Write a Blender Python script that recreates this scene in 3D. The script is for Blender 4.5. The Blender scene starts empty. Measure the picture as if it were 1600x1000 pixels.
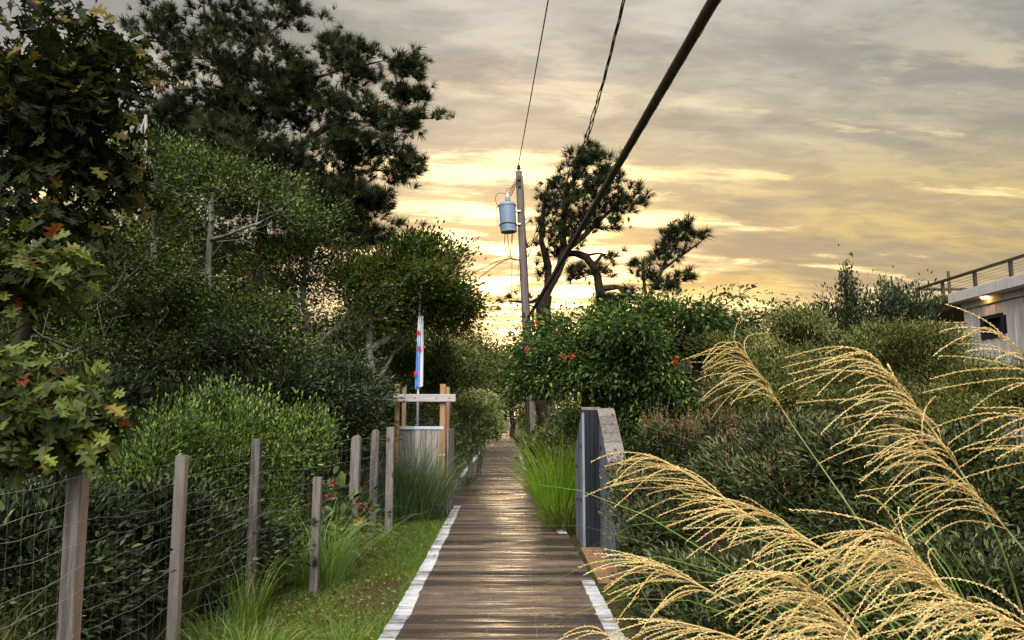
import bpy, math
import numpy as np
from mathutils import Vector
PI = math.pi
scene = bpy.context.scene
COL = scene.collection
RNG = np.random.default_rng(11)

# ------------------------------------------------------------------ camera
PITCH = math.atan(150 / 1200.0)
EYE = np.array([0, 0, 1.65])
cam_d = bpy.data.cameras.new('camera')
cam = bpy.data.objects.new('camera', cam_d)
COL.objects.link(cam)
cam.location = EYE
cam.rotation_euler = (PI / 2 + PITCH, 0, 0)
cam_d.sensor_width = 36
cam_d.lens = 27
cam_d.clip_start = 0.05
cam_d.clip_end = 2000
scene.camera = cam


def W(px, py, Y):
    """world point seen at photo pixel (px,py) on the vertical plane at distance Y"""
    x = (px - 800) / 1200.0
    y = (500 - py) / 1200.0
    d = np.array([x, math.cos(PITCH) - y * math.sin(PITCH), math.sin(PITCH) + y * math.cos(PITCH)])
    return EYE + d * (Y / d[1])


def nrm(v):
    v = np.asarray(v, float)
    return v / (np.linalg.norm(v, axis=-1, keepdims=True) + 1e-9)


# ------------------------------------------------------------------ mesh collector
class Geo:
    def __init__(s):
        s.V = []; s.F = []; s.T = []; s.n = 0

    def add(s, V, F, mat=0, tint=0.5, smooth=False):
        V = np.asarray(V, float)
        if len(V) == 0:
            return
        if isinstance(F, np.ndarray):
            F = [F]
        by = {}
        for f in F:
            if isinstance(f, np.ndarray):
                if len(f):
                    s.F.append((f + s.n, mat, smooth))
            else:
                by.setdefault(len(f), []).append(f)
        for k in by:
            s.F.append((np.array(by[k], int) + s.n, mat, smooth))
        s.V.append(V)
        s.T.append(np.broadcast_to(np.asarray(tint, float), (len(V),)))
        s.n += len(V)

    def build(s, name, mats, parent=None, loc=None):
        V = np.concatenate(s.V)
        if parent is not None:
            V = V - np.array(parent.location)
        elif loc is not None:
            V = V - np.array(loc)
        me = bpy.data.meshes.new(name)
        me.vertices.add(len(V))
        me.vertices.foreach_set('co', V.astype(np.float32).ravel())
        loops = np.concatenate([f.ravel() for f, m, sm in s.F])
        tot = np.concatenate([np.full(len(f), f.shape[1]) for f, m, sm in s.F])
        st = np.concatenate([[0], np.cumsum(tot)[:-1]])
        me.loops.add(len(loops))
        me.loops.foreach_set('vertex_index', loops.astype(np.int32))
        me.polygons.add(len(tot))
        me.polygons.foreach_set('loop_start', st.astype(np.int32))
        me.polygons.foreach_set('loop_total', tot.astype(np.int32))
        me.polygons.foreach_set('material_index', np.concatenate([np.full(len(f), m) for f, m, sm in s.F]).astype(np.int32))
        me.polygons.foreach_set('use_smooth', np.concatenate([np.full(len(f), sm) for f, m, sm in s.F]).astype(bool))
        a = me.attributes.new('tint', 'FLOAT', 'POINT')
        a.data.foreach_set('value', np.concatenate(s.T).astype(np.float32))
        me.update(calc_edges=True)
        for m in (mats if isinstance(mats, (list, tuple)) else [mats]):
            me.materials.append(m)
        o = bpy.data.objects.new(name, me)
        COL.objects.link(o)
        if parent is not None:
            o.parent = parent
        elif loc is not None:
            o.location = loc
        return o


def thing(name, label, cat, loc=(0, 0, 0), group=None):
    o = bpy.data.objects.new(name, None)
    COL.objects.link(o)
    o.location = tuple(float(c) for c in loc)
    o.empty_display_size = 0.2
    tag(o, label, cat, group)
    return o


def tag(o, label=None, cat=None, group=None, kind=None):
    if label: o['label'] = label
    if cat: o['category'] = cat
    if group: o['group'] = group
    if kind: o['kind'] = kind
    return o


def dup(root, loc, rot=0.0, scale=1.0, label=None):
    r = root.copy(); COL.objects.link(r)
    r.location = loc; r.rotation_euler = (0, 0, rot)
    r.scale = (scale, scale, scale) if not isinstance(scale, tuple) else scale
    if label: r['label'] = label
    for ch in list(root.children):
        c = ch.copy(); COL.objects.link(c); c.parent = r
        for g in list(ch.children):
            d = g.copy(); COL.objects.link(d); d.parent = c
    return r


# ------------------------------------------------------------------ shapes
def frame(d):
    d = nrm(d)
    ref = np.array([0.37, 0.91, 0.13])
    ref2 = np.array([0.93, -0.2, 0.3])
    par = np.abs((d * ref).sum(-1, keepdims=True)) > 0.93
    r = np.where(par, ref2, ref)
    a = nrm(np.cross(d, r))
    b = np.cross(d, a)
    return a, b


def tube(g, pts, rad, k=8, mat=0, tint=0.5, caps=True, smooth=True):
    pts = np.asarray(pts, float)
    n = len(pts)
    rad = np.broadcast_to(np.asarray(rad, float), (n,))
    t = np.gradient(pts, axis=0)
    a, b = frame(t)
    # keep frames continuous
    for i in range(1, n):
        ai = a[i - 1] - nrm(t[i]) * np.dot(a[i - 1], nrm(t[i]))
        a[i] = nrm(ai); b[i] = np.cross(nrm(t[i]), a[i])
    an = np.linspace(0, 2 * PI, k, endpoint=False)
    V = pts[:, None] + rad[:, None, None] * (np.cos(an)[None, :, None] * a[:, None] + np.sin(an)[None, :, None] * b[:, None])
    V = V.reshape(-1, 3)
    i = np.arange(n - 1)[:, None] * k; j = np.arange(k)[None]; j2 = (j + 1) % k
    F = np.stack([i + j, i + j2, i + k + j2, i + k + j], -1).reshape(-1, 4)
    fs = [F]
    if caps:
        fs.append(np.arange(k)[::-1][None]); fs.append((np.arange(k) + (n - 1) * k)[None])
    g.add(V, fs, mat, tint, smooth)


def frusta(g, p0, p1, d0, d1, r0, r1, k=5, mat=0, tint=0.5):
    a0, b0 = frame(d0); a1, b1 = frame(d1)
    an = np.linspace(0, 2 * PI, k, endpoint=False)
    c, s_ = np.cos(an)[None, :, None], np.sin(an)[None, :, None]
    R0 = p0[:, None] + r0[:, None, None] * (c * a0[:, None] + s_ * b0[:, None])
    R1 = p1[:, None] + r1[:, None, None] * (c * a1[:, None] + s_ * b1[:, None])
    n = len(p0)
    V = np.concatenate([R0, R1], 1).reshape(-1, 3)
    i = np.arange(n)[:, None] * 2 * k; j = np.arange(k)[None]; j2 = (j + 1) % k
    F = np.stack([i + j, i + j2, i + k + j2, i + k + j], -1).reshape(-1, 4)
    g.add(V, F, mat, tint, True)


def box(g, lo, hi, mat=0, tint=0.5, ch=0.004):
    """box with chamfered vertical and horizontal edges"""
    lo = np.array(lo, float); hi = np.array(hi, float)
    c = min(ch, (hi - lo).min() * 0.3)
    V = []; idx = {}
    for ax in range(3):
        for s1 in (0, 1):
            for s2 in (0, 1):
                for s3 in (0, 1):
                    p = [0, 0, 0]; sg = (s1, s2, s3)
                    for q in range(3):
                        v = hi[q] if sg[q] else lo[q]
                        if q != ax:
                            v = v - c if sg[q] else v + c
                        p[q] = v
                    idx[(ax, s1, s2, s3)] = len(V); V.append(p)
    V = np.array(V); ctr = (lo + hi) / 2
    F = []
    def put(ids):
        P = V[ids]
        nn = np.zeros(3)
        for q in range(len(P)):
            nn += np.cross(P[q], P[(q + 1) % len(P)])
        if np.dot(nn, P.mean(0) - ctr) < 0:
            ids = ids[::-1]
        F.append(ids)
    for ax in range(3):
        o = [q for q in range(3) if q != ax]
        for s in (0, 1):
            ids = []
            for (u, v) in ((0, 0), (1, 0), (1, 1), (0, 1)):
                sg = [0, 0, 0]; sg[ax] = s; sg[o[0]] = u; sg[o[1]] = v
                ids.append(idx[(ax, *sg)])
            put(ids)
    for ax in range(3):           # edges parallel to ax
        o = [q for q in range(3) if q != ax]
        for u in (0, 1):
            for v in (0, 1):
                ids = []
                for (who, s) in ((o[0], 0), (o[0], 1), (o[1], 1), (o[1], 0)):
                    sg = [0, 0, 0]; sg[ax] = s; sg[o[0]] = u; sg[o[1]] = v
                    ids.append(idx[(who, *sg)])
                put(ids)
    for s1 in (0, 1):
        for s2 in (0, 1):
            for s3 in (0, 1):
                put([idx[(0, s1, s2, s3)], idx[(1, s1, s2, s3)], idx[(2, s1, s2, s3)]])
    g.add(V, F, mat, tint)


def beam(g, p0, p1, w, t, mat=0, tint=0.5, side=(1, 0, 0), ch=0.006, mat_side=None, round_top=0.0):
    """lumber between two points: w along 'side', t across; chamfered"""
    p0 = np.array(p0, float); p1 = np.array(p1, float)
    d = nrm(p1 - p0)
    s = np.array(side, float); s = nrm(s - d * np.dot(s, d)); u = np.cross(d, s)
    c = ch
    prof = [(-w / 2 + c, -t / 2), (w / 2 - c, -t / 2), (w / 2, -t / 2 + c), (w / 2, t / 2 - c),
            (w / 2 - c, t / 2), (-w / 2 + c, t / 2), (-w / 2, t / 2 - c), (-w / 2, -t / 2 + c)]
    rings = [(p0, 1.0, 1.0), (p1, 1.0, 1.0)]
    if round_top:
        rings = [(p0, 1, 1)] + [(p1 + d * round_top * (math.sin(q) - 1), max(math.cos(q), 0.12), 1.0) for q in (0.0, 0.5, 0.95, 1.4)]
    V = []
    for P, sc, sd in rings:
        for (a, b) in prof:
            V.append(P + s * a * sc + u * b * sd)
    m = len(rings)
    F = []; Fs = []
    for r in range(m - 1):
        for j in range(8):
            q = [r * 8 + j, r * 8 + (j + 1) % 8, r * 8 + 8 + (j + 1) % 8, r * 8 + 8 + j]
            (Fs if (mat_side is not None and j == 2) else F).append(q)
    F.append(list(range(7, -1, -1))); F.append([(m - 1) * 8 + j for j in range(8)])
    g.add(V, F, mat, tint)
    if Fs:
        n0 = g.n - len(V)
        g.F.append((np.array(Fs, int) + n0, mat_side, False))


def lathe(g, base, prof, k=16, axis=(0, 0, 1), mat=0, tint=0.5):
    axis = nrm(axis)
    pts = [np.array(base) + axis * z for r, z in prof]
    a, b = frame(axis)
    an = np.linspace(0, 2 * PI, k, endpoint=False)
    V = np.array([p + r * (np.cos(t) * a + np.sin(t) * b) for p, (r, z) in zip(pts, prof) for t in an])
    n = len(prof)
    i = np.arange(n - 1)[:, None] * k; j = np.arange(k)[None]; j2 = (j + 1) % k
    F = np.stack([i + j, i + j2, i + k + j2, i + k + j], -1).reshape(-1, 4)
    g.add(V, [F, np.arange(k)[::-1][None], (np.arange(k) + (n - 1) * k)[None]], mat, tint, False)


# leaf templates: (verts k x 3 in length/width/normal units, faces)
T_DIAMOND = (np.array([(0, 0, 0), (.45, .5, .12), (1, 0, -.05), (.45, -.5, .12)], float), [np.array([(0, 2, 1), (0, 3, 2)])])
T_OVATE = (np.array([(0, 0, 0), (.25, .42, .1), (.62, .4, .08), (1, 0, -.12), (.62, -.4, .08), (.25, -.42, .1)], float),
           [np.array([(0, 3, 2, 1), (0, 5, 4, 3)])])
T_LANCE = (np.array([(0, 0, 0), (.3, .5, .06), (.65, .4, .0), (1, 0, -.22), (.65, -.4, .0), (.3, -.5, .06)], float),
           [np.array([(0, 3, 2, 1), (0, 5, 4, 3)])])
_h = [(0, .02), (.16, .03), (.22, .16), (.30, .33), (.36, .24), (.42, .15), (.48, .19), (.54, .36), (.66, .56), (.68, .36), (.68, .20), (.74, .16), (.80, .28), (.90, .33), (.90, .16), (1, .0)]
_v = [(x, y, .34 * y * (1 - .6 * x) - .26 * x * x) for x, y in _h] + [(x, -y, .34 * y * (1 - .6 * x) - .26 * x * x) for x, y in _h[:-1]]
_n = len(_h)
T_OAK = (np.array(_v, float), [np.array([list(range(_n))[::-1]]), np.array([[0 + _n] + list(range(_n + 1, 2 * _n - 1)) + [_n - 1]])])


def inst(g, T, pos, X, Y, Z, mat=0, tint=0.5, smooth=False):
    TV, TF = T
    n, k = len(pos), len(TV)
    V = pos[:, None] + TV[None, :, 0:1] * X[:, None] + TV[None, :, 1:2] * Y[:, None] + TV[None, :, 2:3] * Z[:, None]
    off = (np.arange(n) * k)[:, None, None]
    F = [(f[None] + off).reshape(-1, f.shape[1]) for f in TF]
    t = np.repeat(np.broadcast_to(np.asarray(tint, float), (n,)), k)
    g.add(V.reshape(-1, 3), F, mat, t, smooth)


def basis(d, up, rng, jit=0.5):
    """X along d; Z near 'up' with jitter"""
    X = nrm(d)
    z = up + rng.normal(0, jit, X.shape)
    Z = nrm(z - X * (z * X).sum(-1, keepdims=True))
    return X, np.cross(Z, X), Z


def leaves(g, T, pos, d, L, wid, rng, jit=0.5, mat=0, tint=0.5):
    X, Y, Z = basis(d, np.array([0, 0, 1.0]), rng, jit)
    L = np.broadcast_to(L, (len(pos),))[:, None]
    inst(g, T, pos, X * L, Y * L * wid, Z * L, mat, tint)


# ------------------------------------------------------------------ branching skeleton
def resample(p, step):
    p = np.asarray(p, float)
    seg = np.linalg.norm(np.diff(p, axis=0), axis=1)
    s = np.concatenate([[0], np.cumsum(seg)])
    n = max(int(s[-1] / step), 2)
    t = np.linspace(0, s[-1], n + 1)
    out = np.stack([np.interp(t, s, p[:, i]) for i in range(3)], 1)
    for _ in range(2):
        out[1:-1] = (out[:-2] + 2 * out[1:-1] + out[2:]) / 4
    return out


def grow(g, trunks, targets, rng, step=0.25, tip=0.006, wig=0.12, pw=0.5, k=5, mat=0, pathw=0.3, sag=0.0):
    """trunks: list of (polyline, r0, r1); targets joined greedily. Adds tubes to g, returns direction at each target"""
    targets = np.asarray(targets, float)
    N = 8000 + len(targets) * 14
    P = np.zeros((N, 3)); par = np.full(N, -1); plen = np.zeros(N); rmin = np.zeros(N); n = 0
    for pl, r0, r1 in trunks:
        q = resample(pl, step)
        start = -1
        if n and np.min(np.linalg.norm(P[:n] - q[0], axis=1)) < 0.6:
            start = int(np.argmin(np.linalg.norm(P[:n] - q[0], axis=1)))
        q[1:-1] += rng.normal(0, wig * step * .5, q[1:-1].shape)
        for i, p in enumerate(q):
            if i == 0 and start >= 0:
                P[n] = P[start]; par[n] = start; plen[n] = plen[start]
            else:
                P[n] = p; par[n] = n - 1 if i else -1
                plen[n] = plen[n - 1] + np.linalg.norm(p - P[n - 1]) if i else 0
            rmin[n] = r0 + (r1 - r0) * i / (len(q) - 1)
            n += 1
    ntr = n
    if len(targets):
        dist = np.min(np.linalg.norm(targets[:, None] - P[None, :n], axis=2), axis=1)
        order = np.argsort(dist)
    else:
        order = []
    tdir = np.zeros((len(targets), 3)); tn = np.zeros(len(targets), int)
    for ti in order:
        t = targets[ti]
        d = np.linalg.norm(P[:n] - t, axis=1)
        cost = d + pathw * plen[:n] + np.where(P[:n, 2] > t[2] + .1, 0.6 * (P[:n, 2] - t[2]), 0)
        j = int(np.argmin(cost))
        v = t - P[j]; L = np.linalg.norm(v)
        m = max(int(L / step), 1)
        bend = rng.normal(0, wig, 3) * L
        bend[2] -= sag * L
        pr = j
        for q in range(1, m + 1):
            u = q / m
            p = P[j] + v * u + bend * (u * (1 - u) * 2) + (rng.normal(0, wig * .25 * step, 3) if q < m else 0)
            P[n] = p; par[n] = pr; plen[n] = plen[pr] + np.linalg.norm(p - P[pr]); pr = n; n += 1
        tdir[ti] = P[pr] - P[par[pr]]; tn[ti] = pr
    cnt = np.zeros(n)
    cnt[tn] += 1
    for i in range(n - 1, 0, -1):
        if par[i] >= 0: cnt[par[i]] += cnt[i]
    R = np.maximum(tip * np.maximum(cnt, 1) ** pw, rmin[:n])
    for i in range(ntr, n):
        R[i] = min(R[i], R[par[i]] * 0.95)
    main = np.full(n, -1); best = np.zeros(n)
    for i in range(n):
        if par[i] >= 0 and R[i] > best[par[i]]:
            best[par[i]] = R[i]; main[par[i]] = i
    ii = np.array([i for i in range(n) if par[i] >= 0 and np.linalg.norm(P[i] - P[par[i]]) > 1e-5])
    pp = par[ii]
    seg = P[ii] - P[pp]
    D = np.zeros((n, 3)); D[ii] = nrm(seg)
    roots = [i for i in range(n) if par[i] < 0]
    for r in roots:
        if main[r] >= 0: D[r] = D[main[r]]
    Dn = D.copy()
    for i in range(n):
        if main[i] >= 0: Dn[i] = nrm(D[i] + D[main[i]])
    ismain = main[pp] == ii
    d0 = np.where(ismain[:, None], Dn[pp], D[ii])
    r0 = np.where(ismain, R[pp], np.minimum(R[ii] * 1.25, R[pp]))
    big = R[ii] > 0.035
    for sel, kk in ((big, 10), (~big, k)):
        if sel.any():
            frusta(g, P[pp][sel], P[ii][sel], d0[sel], Dn[ii][sel], r0[sel], R[ii][sel], kk, mat)
    return nrm(tdir)


def blob_pts(blobs, n, rng, shell=0.55, gap=0.0, gf=2.0, frag=0):
    """sample points in ellipsoids given as (px,py,Y,rx_px,rz_px,ry_m)"""
    C = np.array([W(b[0], b[1], b[2]) for b in blobs])
    R = np.array([(b[3] * b[2] / 1200, b[5], b[4] * b[2] / 1200) for b in blobs])
    if frag:
        nb = len(C)
        C = np.repeat(C, frag, 0); R = np.repeat(R, frag, 0)
        C = C + R * nrm(rng.normal(0, 1, C.shape)) * rng.uniform(.35, 1.0, (len(C), 1))
        R = R * rng.uniform(.24, .52, (len(C), 1)) * np.array([1.15, 1.15, .72])
    vol = np.prod(R, axis=1) ** (2 / 3.)
    pk = rng.choice(len(C), size=n * 3, p=vol / vol.sum())
    u = nrm(rng.normal(0, 1, (n * 3, 3)))
    r = (shell ** 3 + (1 - shell ** 3) * rng.random(n * 3)) ** (1 / 3.)
    p = C[pk] + R[pk] * u * r[:, None]
    if gap > 0:
        ph = rng.random(6) * 6.28
        f = (np.sin(p[:, 0] * gf + ph[0] + np.sin(p[:, 2] * gf * .7 + ph[1])) + np.sin(p[:, 1] * gf * .9 + ph[2]) * .6 + np.sin(p[:, 2] * gf * 1.3 + ph[3] + p[:, 0] * gf * .5))
        keep = f > -1.3 + gap * 2
        p, u = p[keep], u[keep]
    p = p[p[:, 2] > 0.05] if True else p
    return p[:n]


# ------------------------------------------------------------------ materials
def nodes_of(m):
    m.use_nodes = True
    nt = m.node_tree
    nt.nodes.clear()
    return nt, nt.nodes, nt.links


def ramp(N, stops, interp='LINEAR'):
    r = N.new('ShaderNodeValToRGB')
    e = r.color_ramp.elements
    r.color_ramp.interpolation = interp
    while len(e) < len(stops): e.new(0.5)
    for q, (p, c) in zip(e, stops):
        q.position = p
        q.color = (*c, 1) if len(c) == 3 else c
    return r


def srgb(r, g, b):
    f = lambda c: (c / 255 / 12.92) if c <= 10 else ((c / 255 + .055) / 1.055) ** 2.4
    return (f(r), f(g), f(b))


def leaf_mat(name, stops, trans=0.3, rough=0.45, spec=0.4, tcol=(1.5, 1.6, .6)):
    m = bpy.data.materials.new(name)
    nt, N, L = nodes_of(m)
    at = N.new('ShaderNodeAttribute'); at.attribute_name = 'tint'
    r = ramp(N, stops); L.new(at.outputs['Fac'], r.inputs[0])
    p = N.new('ShaderNodeBsdfPrincipled'); L.new(r.outputs[0], p.inputs['Base Color'])
    p.inputs['Roughness'].default_value = rough
    p.inputs['Specular IOR Level'].default_value = spec
    t = N.new('ShaderNodeBsdfTranslucent')
    mul = N.new('ShaderNodeMix'); mul.data_type = 'RGBA'; mul.blend_type = 'MULTIPLY'; mul.inputs[0].default_value = 1
    L.new(r.outputs[0], mul.inputs[6]); mul.inputs[7].default_value = (*tcol, 1)
    L.new(mul.outputs[2], t.inputs[0])
    mx = N.new('ShaderNodeMixShader'); mx.inputs[0].default_value = trans
    L.new(p.outputs[0], mx.inputs[1]); L.new(t.outputs[0], mx.inputs[2])
    o = N.new('ShaderNodeOutputMaterial'); L.new(mx.outputs[0], o.inputs[0])
    return m


def rough_mat(name, c0, c1, scale=(6, 6, 6), rough=0.8, bump=0.3, c2=None, detail=6, tint_amt=0.0, metallic=0.0, dist=0.02, spec=0.3, rough_var=0.0, knots=0.0):
    """mottled solid material: object-space noise between colours, bump from the same noise"""
    m = bpy.data.materials.new(name)
    nt, N, L = nodes_of(m)
    tc = N.new('ShaderNodeTexCoord'); mp = N.new('ShaderNodeMapping'); mp.inputs['Scale'].default_value = scale
    L.new(tc.outputs['Object'], mp.inputs[0])
    no = N.new('ShaderNodeTexNoise'); no.inputs['Scale'].default_value = 1; no.inputs['Detail'].default_value = detail
    no.inputs['Roughness'].default_value = 0.65
    L.new(mp.outputs[0], no.inputs[0])
    st = [(0.3, c0), (0.7, c1)] if c2 is None else [(0.28, c0), (0.5, c1), (0.72, c2)]
    r = ramp(N, st)
    if tint_amt:
        at = N.new('ShaderNodeAttribute'); at.attribute_name = 'tint'
        ma = N.new('ShaderNodeMath'); ma.operation = 'MULTIPLY_ADD'; ma.inputs[1].default_value = tint_amt
        sb = N.new('ShaderNodeMath'); sb.operation = 'SUBTRACT'; sb.inputs[1].default_value = 0.5
        L.new(at.outputs['Fac'], sb.inputs[0]); L.new(sb.outputs[0], ma.inputs[0]); L.new(no.outputs['Fac'], ma.inputs[2])
        L.new(ma.outputs[0], r.inputs[0])
    else:
        L.new(no.outputs['Fac'], r.inputs[0])
    csock = r.outputs[0]
    if knots:
        m2 = N.new('ShaderNodeMapping'); m2.inputs['Scale'].default_value = (6, 6, 3.6); L.new(tc.outputs['Object'], m2.inputs[0])
        vo = N.new('ShaderNodeTexVoronoi'); vo.inputs['Scale'].default_value = 1; L.new(m2.outputs[0], vo.inputs[0])
        kr = ramp(N, [(knots * .5, (.12, .09, .07)), (knots, (.45, .40, .36)), (knots * 1.25, (1, 1, 1))]); L.new(vo.outputs['Distance'], kr.inputs[0])
        km = N.new('ShaderNodeMix'); km.data_type = 'RGBA'; km.blend_type = 'MULTIPLY'; km.inputs[0].default_value = 1
        L.new(csock, km.inputs[6]); L.new(kr.outputs[0], km.inputs[7]); csock = km.outputs[2]
    p = N.new('ShaderNodeBsdfPrincipled'); L.new(csock, p.inputs['Base Color'])
    p.inputs['Roughness'].default_value = rough; p.inputs['Metallic'].default_value = metallic
    p.inputs['Specular IOR Level'].default_value = spec
    if rough_var:
        mr = N.new('ShaderNodeMapRange'); mr.inputs[1].default_value = .3; mr.inputs[2].default_value = .7
        mr.inputs[3].default_value = rough - rough_var; mr.inputs[4].default_value = rough + rough_var
        L.new(no.outputs['Fac'], mr.inputs[0]); L.new(mr.outputs[0], p.inputs['Roughness'])
    b = N.new('ShaderNodeBump'); b.inputs['Strength'].default_value = bump; b.inputs['Distance'].default_value = dist
    L.new(no.outputs['Fac'], b.inputs['Height']); L.new(b.outputs[0], p.inputs['Normal'])
    o = N.new('ShaderNodeOutputMaterial'); L.new(p.outputs[0], o.inputs[0])
    return m


M = {}
M['deck'] = None
M['paint'] = rough_mat('worn_white_paint', (.10, .09, .085), (.37, .37, .40), (4, 34, 10), .65, .5, c2=(.48, .48, .53), tint_amt=.38, dist=.004)
M['nail'] = rough_mat('nail_steel', (.35, .33, .3), (.6, .58, .55), (40, 40, 40), .35, .1, metallic=.9)
M['grey_wood'] = rough_mat('weathered_grey_wood', (.042, .037, .035), (.11, .096, .09), (30, 30, 2.2), .85, .8, c2=(.18, .16, .15), dist=.010, tint_amt=.35, knots=.16)
M['side_wood'] = rough_mat('pinkish_side_wood', (.19, .13, .10), (.34, .245, .195), (40, 40, 2.5), .8, .5, dist=.004)  # paler, pinker wood colour for one side face of the near posts
M['cedar'] = rough_mat('orange_cedar', (.16, .092, .048), (.29, .175, .095), (30, 30, 2.5), .7, .4, dist=.004)
M['beam'] = rough_mat('pale_weathered_beam', (.20, .18, .18), (.38, .35, .36), (2, 25, 25), .8, .5, dist=.004)
M['plank'] = rough_mat('grey_brown_siding', (.12, .105, .10), (.235, .21, .20), (14, 14, 1.5), .85, .5, c2=(.32, .295, .28), tint_amt=.35, dist=.005)
M['zinc'] = rough_mat('zinc_cap', (.35, .40, .48), (.55, .60, .68), (5, 5, 5), .4, .05, metallic=.7)
M['slate'] = rough_mat('dark_slate_paint', (.008, .010, .014), (.018, .021, .028), (20, 20, 2), .55, .2, spec=.08)
M['bluegrey'] = rough_mat('blue_grey_paint', (.045, .05, .065), (.115, .13, .165), (14, 14, 1.4), .8, .6, c2=(.18, .20, .235), tint_amt=.35, dist=.006, knots=.09)
M['pole'] = rough_mat('creosote_pole', (.045, .035, .032), (.10, .08, .075), (14, 14, 1.2), .85, .6, c2=(.15, .125, .115), dist=.01)
M['black'] = rough_mat('black_rubber', (.008, .008, .008), (.022, .02, .02), (20, 20, 20), .5, .1)
M['cable'] = rough_mat('dark_cable_jacket', (.022, .016, .012), (.06, .044, .034), (30, 3, 30), .6, .3, dist=.003)
M['copper'] = rough_mat('yellow_wire', (.35, .25, .06), (.55, .42, .12), (20, 20, 20), .5, .1)
M['tank'] = rough_mat('light_blue_grey_enamel', (.10, .14, .21), (.15, .20, .28), (3, 3, 6), .45, .05, spec=.4)
M['porcelain'] = rough_mat('grey_porcelain', (.30, .33, .38), (.42, .46, .5), (9, 9, 9), .3, .05)
M['steel'] = rough_mat('galvanised_steel', (.32, .33, .34), (.5, .51, .52), (30, 30, 30), .45, .1, metallic=.8)
M['wire'] = rough_mat('galvanised_wire', (.22, .21, .19), (.38, .37, .34), (60, 60, 60), .5, .1, metallic=.4)
M['bark'] = rough_mat('grey_bark', (.04, .034, .028), (.11, .10, .088), (9, 9, 3), .9, .8, c2=(.19, .18, .16), dist=.02, spec=.08)
M['palebark'] = rough_mat('pale_lichen_bark', (.10, .09, .08), (.22, .205, .185), (9, 9, 3), .9, .8, c2=(.36, .345, .315), dist=.015, spec=.08)
M['pinebark'] = rough_mat('pine_bark', (.010, .007, .006), (.024, .017, .013), (9, 9, 3.5), .9, 1.0, c2=(.042, .031, .024), dist=.03, spec=.08)
M['darkbark'] = rough_mat('dark_bark', (.015, .012, .010), (.045, .036, .03), (9, 9, 3), .9, .8, dist=.02, spec=.08)
M['stem'] = rough_mat('brown_stem', (.06, .04, .025), (.14, .10, .06), (20, 20, 8), .8, .3)
M['gstem'] = rough_mat('green_stem', (.09, .13, .035), (.2, .24, .08), (12, 12, 6), .5, .1)
M['soil'] = None

g1 = lambda *s: leaf_mat(*s)
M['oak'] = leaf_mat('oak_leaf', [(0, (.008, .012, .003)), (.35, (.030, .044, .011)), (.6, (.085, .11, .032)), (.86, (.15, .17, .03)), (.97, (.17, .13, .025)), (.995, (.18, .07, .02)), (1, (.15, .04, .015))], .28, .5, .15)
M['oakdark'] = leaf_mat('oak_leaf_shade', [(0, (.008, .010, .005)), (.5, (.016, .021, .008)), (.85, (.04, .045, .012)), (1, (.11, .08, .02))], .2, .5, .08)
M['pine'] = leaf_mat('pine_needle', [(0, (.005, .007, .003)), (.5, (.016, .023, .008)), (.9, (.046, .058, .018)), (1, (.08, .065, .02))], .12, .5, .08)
M['smallleaf'] = leaf_mat('small_leaf', [(0, (.007, .011, .003)), (.42, (.028, .044, .011)), (.7, (.080, .118, .028)), (1, (.20, .25, .06))], .2, .42, .22)
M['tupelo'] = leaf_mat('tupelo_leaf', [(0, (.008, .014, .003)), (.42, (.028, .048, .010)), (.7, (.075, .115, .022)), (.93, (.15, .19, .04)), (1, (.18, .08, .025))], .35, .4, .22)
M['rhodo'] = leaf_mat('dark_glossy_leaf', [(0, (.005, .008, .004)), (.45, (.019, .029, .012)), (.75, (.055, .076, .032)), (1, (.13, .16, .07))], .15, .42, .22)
M['bay'] = leaf_mat('bayberry_leaf', [(0, (.010, .017, .004)), (.40, (.045, .078, .017)), (.7, (.13, .20, .045)), (1, (.28, .35, .10))], .32, .4, .22)
M['olive'] = leaf_mat('olive_shrub_leaf', [(0, (.012, .014, .004)), (.40, (.066, .072, .022)), (.70, (.165, .175, .055)), (1, (.30, .29, .11))], .3, .45, .22)
M['vitex'] = leaf_mat('lance_leaf', [(0, (.005, .007, .003)), (.42, (.026, .034, .012)), (.70, (.085, .105, .040)), (1, (.20, .21, .09))], .2, .5, .22)
M['vine'] = leaf_mat('vine_leaf', [(0, (.008, .016, .005)), (.40, (.028, .054, .015)), (.7, (.078, .135, .035)), (.93, (.14, .22, .055)), (1, (.26, .30, .06))], .32, .38, .22)
M['pale'] = leaf_mat('pale_bush_leaf', [(0, (.05, .07, .02)), (.5, (.18, .23, .08)), (1, (.36, .40, .19))], .35, .45, .4)
M['bloom'] = leaf_mat('cream_bloom', [(0, (.38, .36, .19)), (.6, (.6, .54, .34)), (1, (.60, .42, .32))], .3, .6, .2, (1.1, 1.1, 1))
M['pinkbloom'] = leaf_mat('dusty_pink_bloom', [(0, (.16, .05, .05)), (.6, (.30, .12, .10)), (1, (.42, .22, .17))], .3, .6, .2, (1.2, 1, 1))
M['trumpet'] = leaf_mat('orange_trumpet', [(0, (.34, .04, .015)), (1, (.55, .10, .04))], .35, .5, .3, (1.2, 1, .9))
M['spike'] = leaf_mat('brown_seed_spike', [(0, (.07, .04, .025)), (.6, (.17, .10, .06)), (1, (.26, .15, .09))], .2, .7, .2)
M['lawn'] = leaf_mat('lawn_blade', [(0, (.022, .05, .006)), (.45, (.072, .145, .016)), (.8, (.15, .21, .03)), (1, (.30, .24, .07))], .35, .5, .35)
M['wild'] = leaf_mat('wild_grass_blade', [(0, (.03, .038, .008)), (.45, (.07, .08, .018)), (.8, (.15, .14, .035)), (1, (.28, .21, .08))], .35, .55, .3)
M['lime'] = leaf_mat('lime_grass_blade', [(0, (.06, .14, .010)), (.5, (.20, .36, .026)), (.9, (.34, .46, .05)), (1, (.40, .36, .10))], .4, .45, .4)
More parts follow.
